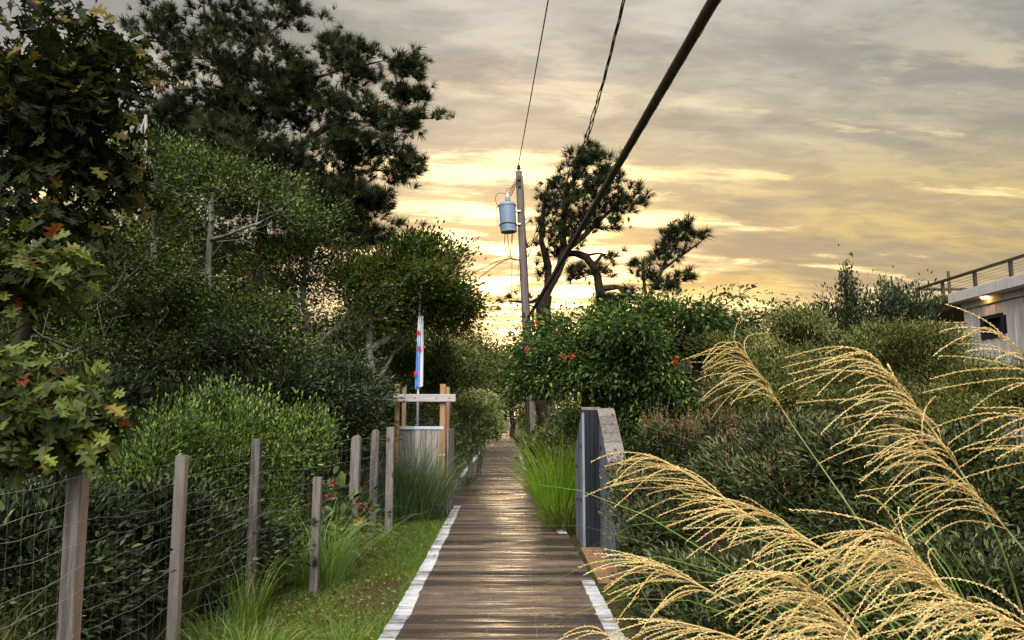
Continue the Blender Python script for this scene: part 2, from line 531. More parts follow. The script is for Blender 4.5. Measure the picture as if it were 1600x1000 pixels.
M['bluegrass'] = leaf_mat('blue_green_grass_blade', [(0, (.03, .055, .022)), (.5, (.07, .11, .045)), (1, (.14, .18, .08))], .3, .45, .4)
M['reed'] = leaf_mat('reed_blade', [(0, (.05, .09, .015)), (.5, (.14, .23, .04)), (1, (.26, .34, .09))], .35, .4, .45)
M['plume'] = leaf_mat('golden_plume', [(0, (.40, .27, .09)), (.5, (.70, .53, .22)), (1, (.87, .75, .45))], .3, .55, .3, (1.1, 1.05, .9))
M['litter'] = leaf_mat('dead_leaf', [(0, (.07, .04, .02)), (.6, (.18, .11, .05)), (1, (.32, .23, .10))], .15, .8, .2)


def ground_mat():
    m = bpy.data.materials.new('ground_soil')
    nt, N, L = nodes_of(m)
    tc = N.new('ShaderNodeTexCoord')
    a = N.new('ShaderNodeTexNoise'); a.inputs['Scale'].default_value = 1.3; a.inputs['Detail'].default_value = 8
    b = N.new('ShaderNodeTexNoise'); b.inputs['Scale'].default_value = 22; b.inputs['Detail'].default_value = 6
    L.new(tc.outputs['Object'], a.inputs[0]); L.new(tc.outputs['Object'], b.inputs[0])
    r1 = ramp(N, [(.35, (.045, .032, .02)), (.5, (.06, .055, .02)), (.65, (.055, .075, .02))]); L.new(a.outputs[0], r1.inputs[0])
    r2 = ramp(N, [(.3, (.35, .3, .25)), (.7, (1.4, 1.3, 1.2))]); L.new(b.outputs[0], r2.inputs[0])
    mx = N.new('ShaderNodeMix'); mx.data_type = 'RGBA'; mx.blend_type = 'MULTIPLY'; mx.inputs[0].default_value = 1
    L.new(r1.outputs[0], mx.inputs[6]); L.new(r2.outputs[0], mx.inputs[7])
    p = N.new('ShaderNodeBsdfPrincipled'); p.inputs['Roughness'].default_value = .95
    p.inputs['Specular IOR Level'].default_value = .1
    L.new(mx.outputs[2], p.inputs['Base Color'])
    bp = N.new('ShaderNodeBump'); bp.inputs['Distance'].default_value = .03; bp.inputs['Strength'].default_value = .8
    L.new(b.outputs[0], bp.inputs['Height']); L.new(bp.outputs[0], p.inputs['Normal'])
    o = N.new('ShaderNodeOutputMaterial'); L.new(p.outputs[0], o.inputs[0])
    return m


def deck_mat():
    m = bpy.data.materials.new('wet_boards')
    nt, N, L = nodes_of(m)
    tc = N.new('ShaderNodeTexCoord')
    def noise(sc, det, rg=.6):
        mp = N.new('ShaderNodeMapping'); mp.inputs['Scale'].default_value = sc
        L.new(tc.outputs['Object'], mp.inputs[0])
        n = N.new('ShaderNodeTexNoise'); n.inputs['Scale'].default_value = 1; n.inputs['Detail'].default_value = det; n.inputs['Roughness'].default_value = rg
        L.new(mp.outputs[0], n.inputs[0]); return n.outputs[0]
    grain = noise((2.2, 95, 8), 6, .7); wet = noise((.9, 7.5, 1), 4, .6); blot = noise((5, 9, 1), 5, .6)
    at = N.new('ShaderNodeAttribute'); at.attribute_name = 'tint'
    def mad(a, k, c):
        n = N.new('ShaderNodeMath'); n.operation = 'MULTIPLY_ADD'; L.new(a, n.inputs[0]); n.inputs[1].default_value = k
        if isinstance(c, float): n.inputs[2].default_value = c
        else: L.new(c, n.inputs[2])
        return n.outputs[0]
    f = mad(grain, .8, mad(at.outputs['Fac'], .42, mad(blot, .35, -.28)))
    r = ramp(N, [(.24, (.010, .007, .006)), (.44, (.036, .024, .0185)), (.62, (.092, .064, .048)), (.85, (.20, .153, .122))]); L.new(f, r.inputs[0])
    p = N.new('ShaderNodeBsdfPrincipled'); L.new(r.outputs[0], p.inputs['Base Color'])
    mr = N.new('ShaderNodeMapRange'); mr.interpolation_type = 'SMOOTHSTEP'
    mr.inputs[1].default_value = .42; mr.inputs[2].default_value = .58; mr.inputs[3].default_value = .27; mr.inputs[4].default_value = .70
    L.new(wet, mr.inputs[0]); L.new(mr.outputs[0], p.inputs['Roughness'])
    p.inputs['Specular IOR Level'].default_value = .45
    b = N.new('ShaderNodeBump'); b.inputs['Strength'].default_value = .45; b.inputs['Distance'].default_value = .004
    L.new(grain, b.inputs['Height']); L.new(b.outputs[0], p.inputs['Normal'])
    o = N.new('ShaderNodeOutputMaterial'); L.new(p.outputs[0], o.inputs[0])
    return m


M['deck'] = deck_mat()
M['soil'] = ground_mat()
M['sand'] = rough_mat('sandy_chips', (.28, .2, .11), (.46, .35, .2), (30, 30, 30), .9, .8)
M['tan'] = rough_mat('tan_ramp_boards', (.16, .085, .045), (.30, .18, .10), (20, 3, 8), .7, .4)


# ------------------------------------------------------------------ world and sun
SUN_AZ = math.radians(0.5)      # to the right of +Y
SUN_EL = math.radians(7.5)
BACK_FILL = 22.0                      # strength of the fill lobe added to the sky out of view


def make_world():
    w = bpy.data.worlds.new('World'); scene.world = w
    w.use_nodes = True
    nt = w.node_tree; N = nt.nodes; L = nt.links
    N.clear()

    def val(x):
        return x

    def math_(op, a, b=None, c=None, clamp=False):
        n = N.new('ShaderNodeMath'); n.operation = op; n.use_clamp = clamp
        for i, v in enumerate((a, b, c)):
            if v is None: continue
            if isinstance(v, (int, float)): n.inputs[i].default_value = v
            else: L.new(v, n.inputs[i])
        return n.outputs[0]

    def sstep(x, lo, hi):
        n = N.new('ShaderNodeMapRange'); n.interpolation_type = 'SMOOTHSTEP'
        n.inputs[1].default_value = lo; n.inputs[2].default_value = hi
        L.new(x, n.inputs[0]); return n.outputs[0]

    def mixc(f, a, b, mode='MIX'):
        n = N.new('ShaderNodeMix'); n.data_type = 'RGBA'; n.blend_type = mode; n.clamp_factor = True
        if isinstance(f, (int, float)): n.inputs[0].default_value = f
        else: L.new(f, n.inputs[0])
        for i, v in ((6, a), (7, b)):
            if isinstance(v, tuple): n.inputs[i].default_value = (*v, 1)
            else: L.new(v, n.inputs[i])
        return n.outputs[2]

    tc = N.new('ShaderNodeTexCoord')
    sx = N.new('ShaderNodeSeparateXYZ'); L.new(tc.outputs['Generated'], sx.inputs[0])
    x, y, z = sx.outputs
    zz = math_('MAXIMUM', z, 0.0)
    den = math_('ADD', zz, 0.16)
    u = math_('DIVIDE', x, den); v = math_('DIVIDE', y, den)
    cx = N.new('ShaderNodeCombineXYZ'); L.new(u, cx.inputs[0]); L.new(v, cx.inputs[1])

    def cloud(scale, rot, off, nscale, detail, rough, dist=0.0):
        mp = N.new('ShaderNodeMapping'); mp.inputs['Scale'].default_value = scale
        mp.inputs['Rotation'].default_value = (0, 0, rot); mp.inputs['Location'].default_value = off
        L.new(cx.outputs[0], mp.inputs[0])
        n = N.new('ShaderNodeTexNoise'); n.inputs['Scale'].default_value = nscale; n.inputs['Detail'].default_value = detail
        n.inputs['Roughness'].default_value = rough; n.inputs['Distortion'].default_value = dist
        L.new(mp.outputs[0], n.inputs[0]); return n.outputs[0]

    n1 = cloud((.55, 1.25, 1), -.25, (3.1, 1.7, 0), 1.15, 9, .62, .4)
    n2 = cloud((.5, 2.9, 1), -.30, (7.3, 4.1, 0), 1.35, 8, .60, .45)
    n3 = cloud((1.1, 2.3, 1), -.2, (1.2, 9.4, 0), 3.2, 6, .6, .3)
    n4 = cloud((1.2, 3.0, 1), -.22, (5.2, 2.4, 0), 6.5, 6, .62, .6)
    # clear-air colour by height, warm low and grey high
    warp = math_('MULTIPLY_ADD', math_('SUBTRACT', n1, .5), .12, z)
    base = ramp(N, [(0.0, (1.2, .90, .44)), (.11, (1.15, .86, .40)), (.17, (.88, .61, .21)), (.25, (.74, .575, .29)), (.33, (.66, .58, .41)), (.42, (.65, .62, .52)), (.52, (.60, .60, .585)), (.62, (.55, .56, .58)), (1.0, (.48, .50, .54))])
    L.new(warp, base.inputs[0])
    # greyer to the left, more golden to the right
    side = sstep(u, -1.6, .9)
    col = mixc(math_('MULTIPLY', math_('SUBTRACT', 1.0, side), .62), base.outputs[0], (.575, .565, .56))
    # grey cloud bodies
    body = sstep(n1, .45, .57)
    bodyc = mixc(.62, col, (.28, .265, .25))
    body_amt = math_('MULTIPLY', body, sstep(z, .05, .2))
    col = mixc(math_('MULTIPLY', body_amt, .92), col, bodyc)
    mott = sstep(math_('ADD', math_('MULTIPLY', n3, .6), math_('MULTIPLY', n4, .4)), .40, .62)
    col = mixc(math_('MULTIPLY', math_('SUBTRACT', 1.0, mott), .54), col, mixc(.75, col, (.22, .21, .20)))
    # sunlit streaks, low in the sky
    st = sstep(math_('MULTIPLY_ADD', math_('SUBTRACT', n3, .5), .5, n2), .55, .645)
    low = math_('SUBTRACT', 1.0, sstep(z, .20, .46))
    col = mixc(math_('MULTIPLY', st, math_('MULTIPLY', low, .95)), col, (1.3, 1.0, .50))
    hi_st = math_('MULTIPLY', st, math_('SUBTRACT', 1.0, low))
    col = mixc(math_('MULTIPLY', hi_st, .30), col, (.72, .66, .55))
    # glow round the hidden sun
    S = (math.sin(SUN_AZ) * math.cos(SUN_EL), math.cos(SUN_AZ) * math.cos(SUN_EL), math.sin(SUN_EL))
    dt = N.new('ShaderNodeVectorMath'); dt.operation = 'DOT_PRODUCT'
    L.new(tc.outputs['Generated'], dt.inputs[0]); dt.inputs[1].default_value = S
    sd = math_('MAXIMUM', dt.outputs['Value'], 0.0)
    gl1 = math_('POWER', sd, 60.0); gl2 = math_('POWER', sd, 22.0)
    brk = math_('SUBTRACT', 1.0, math_('MULTIPLY', sstep(n2, .50, .40), .0))
    holes = math_('MULTIPLY_ADD', sstep(math_('MULTIPLY_ADD', math_('SUBTRACT', n3, .5), .7, n2), .45, .60), .95, .05)
    g1c = mixc(1.0, (1.25, .86, .36), mixc(1.0, (1, 1, 1), (1, 1, 1)), 'MULTIPLY')
    vs1 = N.new('ShaderNodeVectorMath'); vs1.operation = 'SCALE'; vs1.inputs[0].default_value = (3.0, 2.1, 1.0)
    L.new(math_('MULTIPLY', gl1, holes), vs1.inputs['Scale'])
    vs2 = N.new('ShaderNodeVectorMath'); vs2.operation = 'SCALE'; vs2.inputs[0].default_value = (.26, .12, .0)
    L.new(gl2, vs2.inputs['Scale'])
    add = N.new('ShaderNodeVectorMath'); add.operation = 'ADD'; L.new(vs1.outputs[0], add.inputs[0]); L.new(vs2.outputs[0], add.inputs[1])
    add2 = N.new('ShaderNodeVectorMath'); add2.operation = 'ADD'; L.new(col, add2.inputs[0]); L.new(add.outputs[0], add2.inputs[1])
    # added fill: unseen sky behind the viewer brightened to light the foreground
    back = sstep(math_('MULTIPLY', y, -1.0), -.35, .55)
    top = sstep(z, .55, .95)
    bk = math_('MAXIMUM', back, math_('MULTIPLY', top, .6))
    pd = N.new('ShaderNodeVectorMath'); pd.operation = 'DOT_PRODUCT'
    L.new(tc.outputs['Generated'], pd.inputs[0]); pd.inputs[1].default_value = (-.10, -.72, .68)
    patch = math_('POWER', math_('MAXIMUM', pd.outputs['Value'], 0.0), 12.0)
    bcol = mixc(patch, mixc(mott, (.75, .76, .80), (1.0, .98, .96)), (BACK_FILL, BACK_FILL * .96, BACK_FILL * .88))
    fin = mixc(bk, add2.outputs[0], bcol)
    sky = N.new('ShaderNodeTexSky'); sky.sky_type = 'NISHITA'; sky.sun_disc = False
    sky.sun_elevation = SUN_EL; sky.sun_rotation = SUN_AZ
    sky.dust_density = 3; sky.air_density = 1.5
    ten = N.new('ShaderNodeVectorMath'); ten.operation = 'SCALE'; ten.inputs['Scale'].default_value = 10.0
    L.new(fin, ten.inputs[0])
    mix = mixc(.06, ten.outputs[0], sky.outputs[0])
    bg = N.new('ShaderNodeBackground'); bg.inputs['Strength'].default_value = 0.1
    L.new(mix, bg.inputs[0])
    o = N.new('ShaderNodeOutputWorld'); L.new(bg.outputs[0], o.inputs[0])


make_world()
sl = bpy.data.lights.new('sun', 'SUN'); sl.energy = 1.0; sl.angle = math.radians(10); sl.color = (1.0, .72, .42)
so = bpy.data.objects.new('sun', sl); COL.objects.link(so)
sdir = Vector((math.sin(SUN_AZ) * math.cos(SUN_EL), math.cos(SUN_AZ) * math.cos(SUN_EL), math.sin(SUN_EL)))
so.rotation_euler = sdir.to_track_quat('Z', 'Y').to_euler()
so.location = (0, 60, 12)
scene.view_settings.view_transform = 'Standard'
scene.view_settings.look = 'None'
scene.view_settings.exposure = 0
scene.view_settings.gamma = 1
scene.render.engine = 'CYCLES'
scene.cycles.max_bounces = 6
scene.cycles.diffuse_bounces = 2
scene.cycles.glossy_bounces = 2
scene.cycles.transmission_bounces = 3
scene.cycles.use_denoising = True

# ------------------------------------------------------------------ ground
g = Geo()
xs = np.concatenate([np.linspace(-300, -20, 15), np.linspace(-18, 18, 60), np.linspace(20, 300, 15)])
ys = np.concatenate([np.linspace(-60, -4, 10), np.linspace(-2, 60, 90), np.linspace(64, 600, 20)])
XX, YY = np.meshgrid(xs, ys)
ZZ = -0.05 + .03 * np.sin(XX * 1.7 + YY * .9) * np.sin(YY * 1.3) * (np.abs(XX) > 1.6) - .12 * ((XX > -.8) & (XX < .6))
nx, ny = len(xs), len(ys)
i = np.arange(ny - 1)[:, None] * nx; j = np.arange(nx - 1)[None]
F = np.stack([i + j, i + j + 1, i + j + nx + 1, i + j + nx], -1).reshape(-1, 4)
g.add(np.stack([XX, YY, ZZ], -1).reshape(-1, 3), F, 0, .5, True)
tag(g.build('ground', M['soil']), kind='structure')


# ------------------------------------------------------------------ boardwalk
def path_edges(Y):
    if Y < 14.6: return -1.0 - .012 * max(0, Y - 8), .86 - .012 * max(0, Y - 5)
    if Y < 17.2: return -1.52, .66
    L_ = np.interp(Y, [17.2, 20, 38, 56, 95], [-1.44, -1.46, -1.58, -2.05, -2.5])
    return L_, L_ + np.interp(Y, [17, 25, 40, 95], [2.05, 1.95, 1.95, 2.3])


def path_z(Y):
    return float(np.interp(Y, [0, 46, 48, 95], [0, 0, .17, .9]))


g = Geo()
Yp = -2.0
rng = np.random.default_rng(5)
nails = []
pi_ = 0
while Yp < 92:
    w = .138 + rng.normal(0, .004)
    L_, R_ = path_edges(Yp + w / 2)
    L_ += rng.normal(0, .0022); R_ += rng.normal(0, .0022)
    z0 = path_z(Yp) + rng.normal(0, .0025)
    tilt = rng.normal(0, .042); roll = rng.normal(0, .0018)
    tint = rng.random()
    lp = .135 + .008 * math.sin(Yp * 3) + rng.normal(0, .0018)
    rp = .125 + rng.normal(0, .0018)
    left_paint = (Yp < 14.5) or (17.4 < Yp < 37)
    right_paint = (Yp < 8.0) or (11.2 < Yp < 11.8) or (17.5 < Yp < 34 and int(Yp * 1.1) % 4 != 0)
    segs = []
    a, b = L_, R_
    if left_paint: segs.append((L_, L_ + lp, 1)); a = L_ + lp
    if right_paint: segs.append((R_ - rp, R_, 1)); b = R_ - rp
    segs.append((a, b, 0))
    for (xa, xb, mt) in segs:
        # cupped cross-section: five points over the width
        nx_ = 7 if mt == 0 and Yp < 30 else 2
        prof = [(-.5, -.035), (-.5, -.004), (-.44, 0), (-.15, -.0015), (.15, -.0015), (.44, 0), (.5, -.004), (.5, -.035)]
        V = []
        bow = rng.normal(0, .0015)
        for q in range(nx_):
            t = q / (nx_ - 1); xx = xa + (xb - xa) * t
            for (py_, pz_) in prof:
                V.append((xx, Yp + w / 2 + py_ * w, z0 + pz_ + tilt * py_ * w + roll * xx + bow * math.sin(t * PI * 2)))
        m_ = len(prof); F = []
        for q in range(nx_ - 1):
            for r_ in range(m_ - 1):
                F.append([q * m_ + r_, q * m_ + r_ + 1, q * m_ + m_ + r_ + 1, q * m_ + m_ + r_])
        F.append(list(range(m_))); F.append([(nx_ - 1) * m_ + r_ for r_ in range(m_)][::-1])
        F = [f[::-1] for f in F]
        g.add(V, F, mt, tint)
    if Yp < 16:
        for xn in (-.62, -.2, .19, .58):
            if rng.random() < .8:
                nails.append((xn + rng.normal(0, .006), Yp + w * .3, z0 + .0012)); nails.append((xn + rng.normal(0, .006), Yp + w * .72, z0 + .0012))
    Yp += w + .011 + abs(rng.normal(0, .002))
nails = np.array(nails); nn = len(nails)
hexa = (np.array([(math.cos(q * PI / 3), math.sin(q * PI / 3), 0) for q in range(6)]), [np.arange(6)[None]])
ex = np.tile([.006, 0, 0], (nn, 1)); ey = np.tile([0, .006, 0], (nn, 1)); ez = np.tile([0, 0, 1.], (nn, 1))
inst(g, hexa, nails, ex, ey, ez, 2)
# stringers under the boards
for xs_ in (-.85, -.1, .6):
    box(g, (xs_ - .02, -2, -.2), (xs_ + .02, 14.5, -.05), 0, .2)
tag(g.build('boardwalk', [M['deck'], M['paint'], M['nail']]), kind='structure')

g = Geo()
for i in range(9):
    box(g, (.88 + .012 * (9 - i) * 0, 8.12 + i * .22, -.05), (1.20, 8.12 + i * .22 + .205, -.012 - .004 * (i % 2)), 0, rng.random())
tag(g.build('ramp_strip', [M['tan']]), kind='structure')
g = Geo()
V = []
for q in range(24):
    t = q / 24 * 2 * PI
    V.append((-1.85 + .5 * math.cos(t), 15.3 + 1.5 * math.sin(t), -.02 + .0))
V.append((-1.85, 15.3, .03))
g.add(V, [[q, (q + 1) % 24, 24] for q in range(24)], 0, .5, True)
tag(g.build('sand_patch', [M['sand']]), kind='structure')

# ------------------------------------------------------------------ fence
def build_fence():
    rng = np.random.default_rng(21)
    posts = [  # x, y, height, half width, lean, rounded top
        (-2.32, 2.75, 1.38, .085, 0, 0), (-2.32, 4.2, 1.37, .085, .0, 0), (-2.37, 5.6, 1.37, .074, .0, 0), (-2.26, 6.9, 1.45, .08, .0, 0),
        (-1.90, 7.62, 1.06, .08, .01, 0), (-1.82, 8.95, 1.43, .105, .03, .06), (-1.79, 10.05, 1.48, .10, .03, .06), (-1.79, 11.45, 1.49, .11, .0, 0)]
    t = thing('wire_fence', 'grey timber post and wire mesh fence along the grass verge', 'fence', (-1.9, 8, 0))
    for (x, y, h, w, ln, rt) in posts:
        g = Geo()
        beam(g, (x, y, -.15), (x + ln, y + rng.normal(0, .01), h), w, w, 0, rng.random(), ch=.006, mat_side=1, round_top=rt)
        o = g.build('post', [M['grey_wood'], M['side_wood'] if y < 6.5 else M['grey_wood']], t)
    # wire mesh: horizontal strands with sag, vertical strands
    g = Geo()
    P = [p for p in posts if p[2] > 1.2]
    P = [(-2.3, 1.2, 1.38, .1, 0, 0)] + P
    nh = 12
    for k in range(nh):
        f = .03 + .95 * k / (nh - 1)
        pts = []
        for a, b in zip(P[:-1], P[1:]):
            n = 12
            for q in range(n):
                u = q / n
                z = (a[2] * (1 - u) + b[2] * u) * f
                sag = .035 * math.sin(u * PI) * (1 + .6 * math.sin(k * 1.7 + a[1]))
                side = .055
                pts.append((a[0] * (1 - u) + b[0] * u + side + a[4] * f + .012 * math.sin(u * 9 + k), a[1] * (1 - u) + b[1] * u, z - sag + .006 * math.sin(u * 20 + k * 2)))
        tube(g, pts, .0014, 4, 0, .5, False)
    for a, b in zip(P[:-1], P[1:]):
        L_ = math.hypot(b[0] - a[0], b[1] - a[1]); n = int(L_ / .11)
        for q in range(1, n):
            u = (q + rng.normal(0, .03)) / n
            h = (a[2] * (1 - u) + b[2] * u)
            x = a[0] * (1 - u) + b[0] * u + .055; y = a[1] * (1 - u) + b[1] * u
            zz = np.linspace(.03, .98 * h - .03 * math.sin(u * PI), 7)
            tube(g, [(x + .01 * math.sin(z * 7 + q), y + .006 * math.sin(z * 9 + q), z) for z in zz], .0004, 3, 0, .5, False)
    g.build('wire_mesh', M['wire'], t)


build_fence()


# ------------------------------------------------------------------ timber enclosure with crossbeam, flagpole, flag
def build_enclosure():
    rng = np.random.default_rng(31)
    Yf = 13.6
    t = thing('timber_enclosure', 'grey board enclosure with metal cap and orange cedar uprights carrying a crossbeam', 'enclosure', (-1.7, 14.2, 0))
    xa, xb, xc = W(607, 700, Yf)[0], W(648, 700, Yf)[0], W(692, 700, Yf)[0]
    zt = W(650, 671, Yf)[2]
    g = Geo(); n = 5
    for q in range(n):
        a = xb + (xc - xb) * q / n; b = xb + (xc - xb) * (q + 1) / n
        box(g, (a + .004, Yf, -.05), (b - .004, Yf + .03, zt), 0, rng.random())
    g.build('plank_panel', [M['plank']], t)
    g = Geo()
    for q in range(4):
        a = xa + (xb - xa) * q / 4; b = xa + (xb - xa) * (q + 1) / 4
        box(g, (a + .004, Yf + .45, -.05), (b - .004, Yf + .48, zt - .01), 0, rng.random() * .5)
    box(g, (xb - .03, Yf + .035, -.05), (xb + .0, Yf + .45, zt - .005), 0, .2)
    for q in range(7):
        box(g, (xc + .06, Yf + .1 + q * .2, -.05), (xc + .09, Yf + .1 + q * .2 + .19, zt - .005), 0, rng.random())
    for q in range(6):
        a = xa + (xc - xa) * q / 6; b = xa + (xc - xa) * (q + 1) / 6
        box(g, (a + .004, Yf + 1.5, -.05), (b - .004, Yf + 1.53, zt - .01), 0, rng.random() * .5)
    g.build('wall', [M['plank']], t)
    g = Geo()
    box(g, (xb - .015, Yf - .02, zt), (xc + .01, Yf + .10, zt + .055), 0, .5)
    g.build('cap', [M['zinc']], t)
    g = Geo()
    box(g, (xa - .01, Yf + .40, zt - .005), (xb - .02, Yf + .53, zt + .05), 0, .5)
    g.build('cap', [M['zinc']], t)
    # four uprights in two pairs
    ztop = W(650, 600, Yf)[2]
    for (px, w, yy, zz, base) in ((620.5, .085, Yf + .12, ztop, -.05), (631.5, .075, Yf + .62, ztop - .03, -.05), (692, .10, Yf + .03, ztop, -.05), (700, .065, Yf + .55, ztop - .03, -.05)):
        g = Geo()
        x = W(px, 640, yy)[0]
        beam(g, (x, yy, base), (x, yy, zz), w, .09, 0, rng.random(), ch=.006)
        g.build('upright', [M['cedar']], t)
    g = Geo()
    p0 = W(602, 622, Yf - .05); p1 = W(712, 622, Yf - .05)
    beam(g, (p0[0], Yf - .06, p0[2]), (p1[0], Yf - .06, p0[2]), .055, .135, 0, .5, side=(0, 1, 0), ch=.008)
    for px in (648, 682, 702):
        q = W(px, 622, Yf - .09); lathe(g, (q[0], Yf - .085, q[2]), [(.012, 0), (.012, -.008), (.001, -.009)][::1], 8, (0, 1, 0), 1)
    g.build('crossbeam', [M['beam'], M['black']], t)
    for px in (688, 694):
        g = Geo(); q = W(px, 711, Yf); lathe(g, (q[0], Yf - .02, q[2]), [(.001, -.02), (.02, -.018), (.022, 0)], 10, (0, 1, 0), 0)
        g.build('latch_bolt', [M['steel']], t)
    # flagpole
    fx = W(652.5, 600, Yf + .35)[0]; fy = Yf + .35; ft = W(656, 486, fy)[2] + .25
    f = thing('flagpole', 'slim grey metal flagpole rising out of the board enclosure', 'flagpole', (fx, fy, 0))
    g = Geo(); tube(g, [(fx, fy, -.05), (fx + .02, fy, ft)], [.03, .022], 12); g.build('pole', M['steel'], f)
    g = Geo(); lathe(g, (fx + .02, fy, ft), [(.015, 0), (.035, .02), (.04, .045), (.03, .075), (.002, .09)], 14); g.build('finial', M['steel'], f)
    # limp flag: vertical folds hanging from the hoist
    fl = thing('flag', 'limp white and blue striped flag with red six pointed stars hanging on the flagpole', 'flag', (fx, fy, 0))
    nu, nv = 33, 40; Hh = 1.32; z1 = W(655, 497, fy)[2]
    def surf(u, v):
        spread = .045 + .035 * v
        ph = u * 2 * PI * 2.2
        x = fx + .035 - .02 * v + spread * (u - .42) * 1.6 + .022 * math.sin(ph)
        y = fy - .045 - .05 * math.cos(ph) - .02 * math.sin(v * 5 + u * 3)
        z = z1 - Hh * v * (1 - .13 * abs(u - .7)) + .03 * u - .10 * (1 - u) * v * (u < .25)
        return (x, y, z)
    V = [surf(a / (nu - 1), b / (nv - 1)) for b in range(nv) for a in range(nu)]
    F = [[b * nu + a, b * nu + a + 1, (b + 1) * nu + a + 1, (b + 1) * nu + a] for b in range(nv - 1) for a in range(nu - 1)]
    # stripes run obliquely down the gathered cloth
    Fw, Fb = [], []
    for q in F:
        b, a = divmod(q[0], nu)
        s = a / (nu - 1) * 1.0 + b / (nv - 1) * .28
        (Fb if (.10 < s < .36 and b > 3) or (.56 < s < .90) else Fw).append(q)
    g = Geo(); g.add(V, Fw, 0, .5, True); n0 = 0
    g.F.append((np.array(Fb), 1, True))
    clothw = leaf_mat('white_cloth', [(0, (.62, .62, .66)), (1, (.7, .7, .74))], .3, .8, .1, (1, 1, 1))
    clothb = leaf_mat('blue_cloth', [(0, (.10, .24, .62)), (1, (.16, .3, .7))], .3, .8, .1, (1, 1, 1))
    red = leaf_mat('red_cloth', [(0, (.50, .02, .03)), (1, (.55, .03, .04))], .2, .8, .1, (1, 1, 1))
    g.build('cloth', [clothw, clothb], fl)
    for (px, py) in ((656.5, 545), (650.5, 584), (655, 521)):
        c = W(px, py, fy); g = Geo(); V = [(c[0], fy - .125, c[2])]
        for q in range(12):
            r = .062 if q % 2 == 0 else .03
            V.append((c[0] + r * math.sin(q * PI / 6) * .72, fy - .123, c[2] + r * math.cos(q * PI / 6)))
        V += [(v[0], v[1] + .006, v[2]) for v in V]
        F = [[0, 1 + (q + 1) % 12, 1 + q] for q in range(12)] + [[1 + q, 1 + (q + 1) % 12, 14 + (q + 1) % 12, 14 + q] for q in range(12)] + [[13, 14 + q, 14 + (q + 1) % 12] for q in range(12)]
        g.add(V, F, 0, .5); g.build('star', [red], fl)
    # two short round-topped posts behind
    for px, lab in ((661, 'short mossy round topped post just behind the enclosure, next to the flagpole'), (673, 'short mossy round topped post just behind the enclosure, farther from the flagpole')):
        x = W(px, 655, 16.5)[0]; zt2 = W(px, 652, 16.5)[2]
        g = Geo(); beam(g, (x, 16.5, -.05), (x, 16.5, zt2), .11, .11, 0, .6, round_top=.05, ch=.01)
        tag(g.build('round_topped_post', [M['grey_wood']], None, (x, 16.5, 0)), lab, 'post', 'short posts behind the enclosure')


build_enclosure()


# ------------------------------------------------------------------ bins by the path
def build_bins():
    rng = np.random.default_rng(41)
    t = thing('storage_bin', 'blue grey board storage bin with sloping lid and dark end panel beside the boardwalk', 'storage bin', (1.2, 10, 0))
    Y0 = 10.1; H = 1.73
    x1, x2 = .945, 1.13
    # far half, its lid falling away
    def wedge(g, xa, xb, ya, yb, za, zb, mat, tint, th=.03):
        V = [(xa, ya, -.05), (xb, ya, -.05), (xb, yb, -.05), (xa, yb, -.05), (xa, ya, za), (xb, ya, za), (xb, yb, zb), (xa, yb, zb)]
        F = [[0, 3, 2, 1], [4, 5, 6, 7], [0, 1, 5, 4], [1, 2, 6, 5], [2, 3, 7, 6], [3, 0, 4, 7]]
        if ya > yb: F = [f[::-1] for f in F]
        if xa > xb: F = [f[::-1] for f in F]
        g.add(V, F, mat, tint)
    g = Geo(); n = 5
    for q in range(n):
        ya = Y0 + .03 + q * .23; yb = ya + .222
        wedge(g, x1 - .03, x1, ya, yb, H - (ya - Y0) * .46, H - (yb - Y0) * .46, 0, rng.random())
    wedge(g, x1 + .003, x2 + .16, Y0 + .05, Y0 + 1.16, H - .03, H - .53, 0, .3)
    g.build('bin_body', [M['bluegrey']], t)
    g = Geo()
    for q in range(3):
        a = x1 + .004 + q * .062
        box(g, (a, Y0 - .01 - .002 * (q % 2), -.05), (a + .059, Y0 + .028, H - .01), 0, .5, .003)
    g.build('end_panel', [M['slate']], t)
    g = Geo(); box(g, (x1 - .04, Y0 - .018, H - .005), (x2 + .02, Y0 + .04, H + .035), 0, .7); g.build('cap_board', [M['grey_wood']], t)
    # near half, lid falling toward the viewer
    g = Geo(); n = 6
    for q in range(n):
        ya = Y0 - .02 - q * .22; yb = ya - .213
        wedge(g, x2 - .0, x2 + .03, yb, ya, H - (Y0 - yb) * .6, H - (Y0 - ya) * .6, 0, rng.random())
    wedge(g, x2 + .034, x2 + .15, Y0 - 1.32, Y0 - .02, H - .83, H - .05, 0, .4)
    g.build('bin_body', [M['bluegrey']], t)
    g = Geo()
    for q in range(8):
        ya = Y0 - .02 - q * .175; yb = ya - .155
        za = H - (Y0 - ya) * .6 + .005; zb = H - (Y0 - yb) * .6 + .005
        V = [(x2 - .02, ya, za), (x2 + .2, ya, za), (x2 + .2, yb, zb), (x2 - .02, yb, zb)]
        V += [(a, b, c + .028) for a, b, c in V]
        F = [[0, 1, 2, 3], [7, 6, 5, 4], [0, 4, 5, 1], [1, 5, 6, 2], [2, 6, 7, 3], [3, 7, 4, 0]]
        g.add(V, F, 0, rng.random())
    g.build('lid', [M['grey_wood']], t)
    for (y, z) in ((10.35, .55), (10.35, 1.25), (10.95, .5), (10.95, .95)):
        g = Geo(); box(g, (x1 - .042, y - .05, z - .02), (x1 - .03, y + .05, z + .02), 0, .5, .002); g.build('hinge', [M['black']], t)
    for (y, z) in ((9.85, .55), (9.85, 1.25)):
        g = Geo(); box(g, (x2 - .012, y - .05, z - .02), (x2, y + .05, z + .02), 0, .5, .002); g.build('hinge', [M['black']], t)


build_bins()


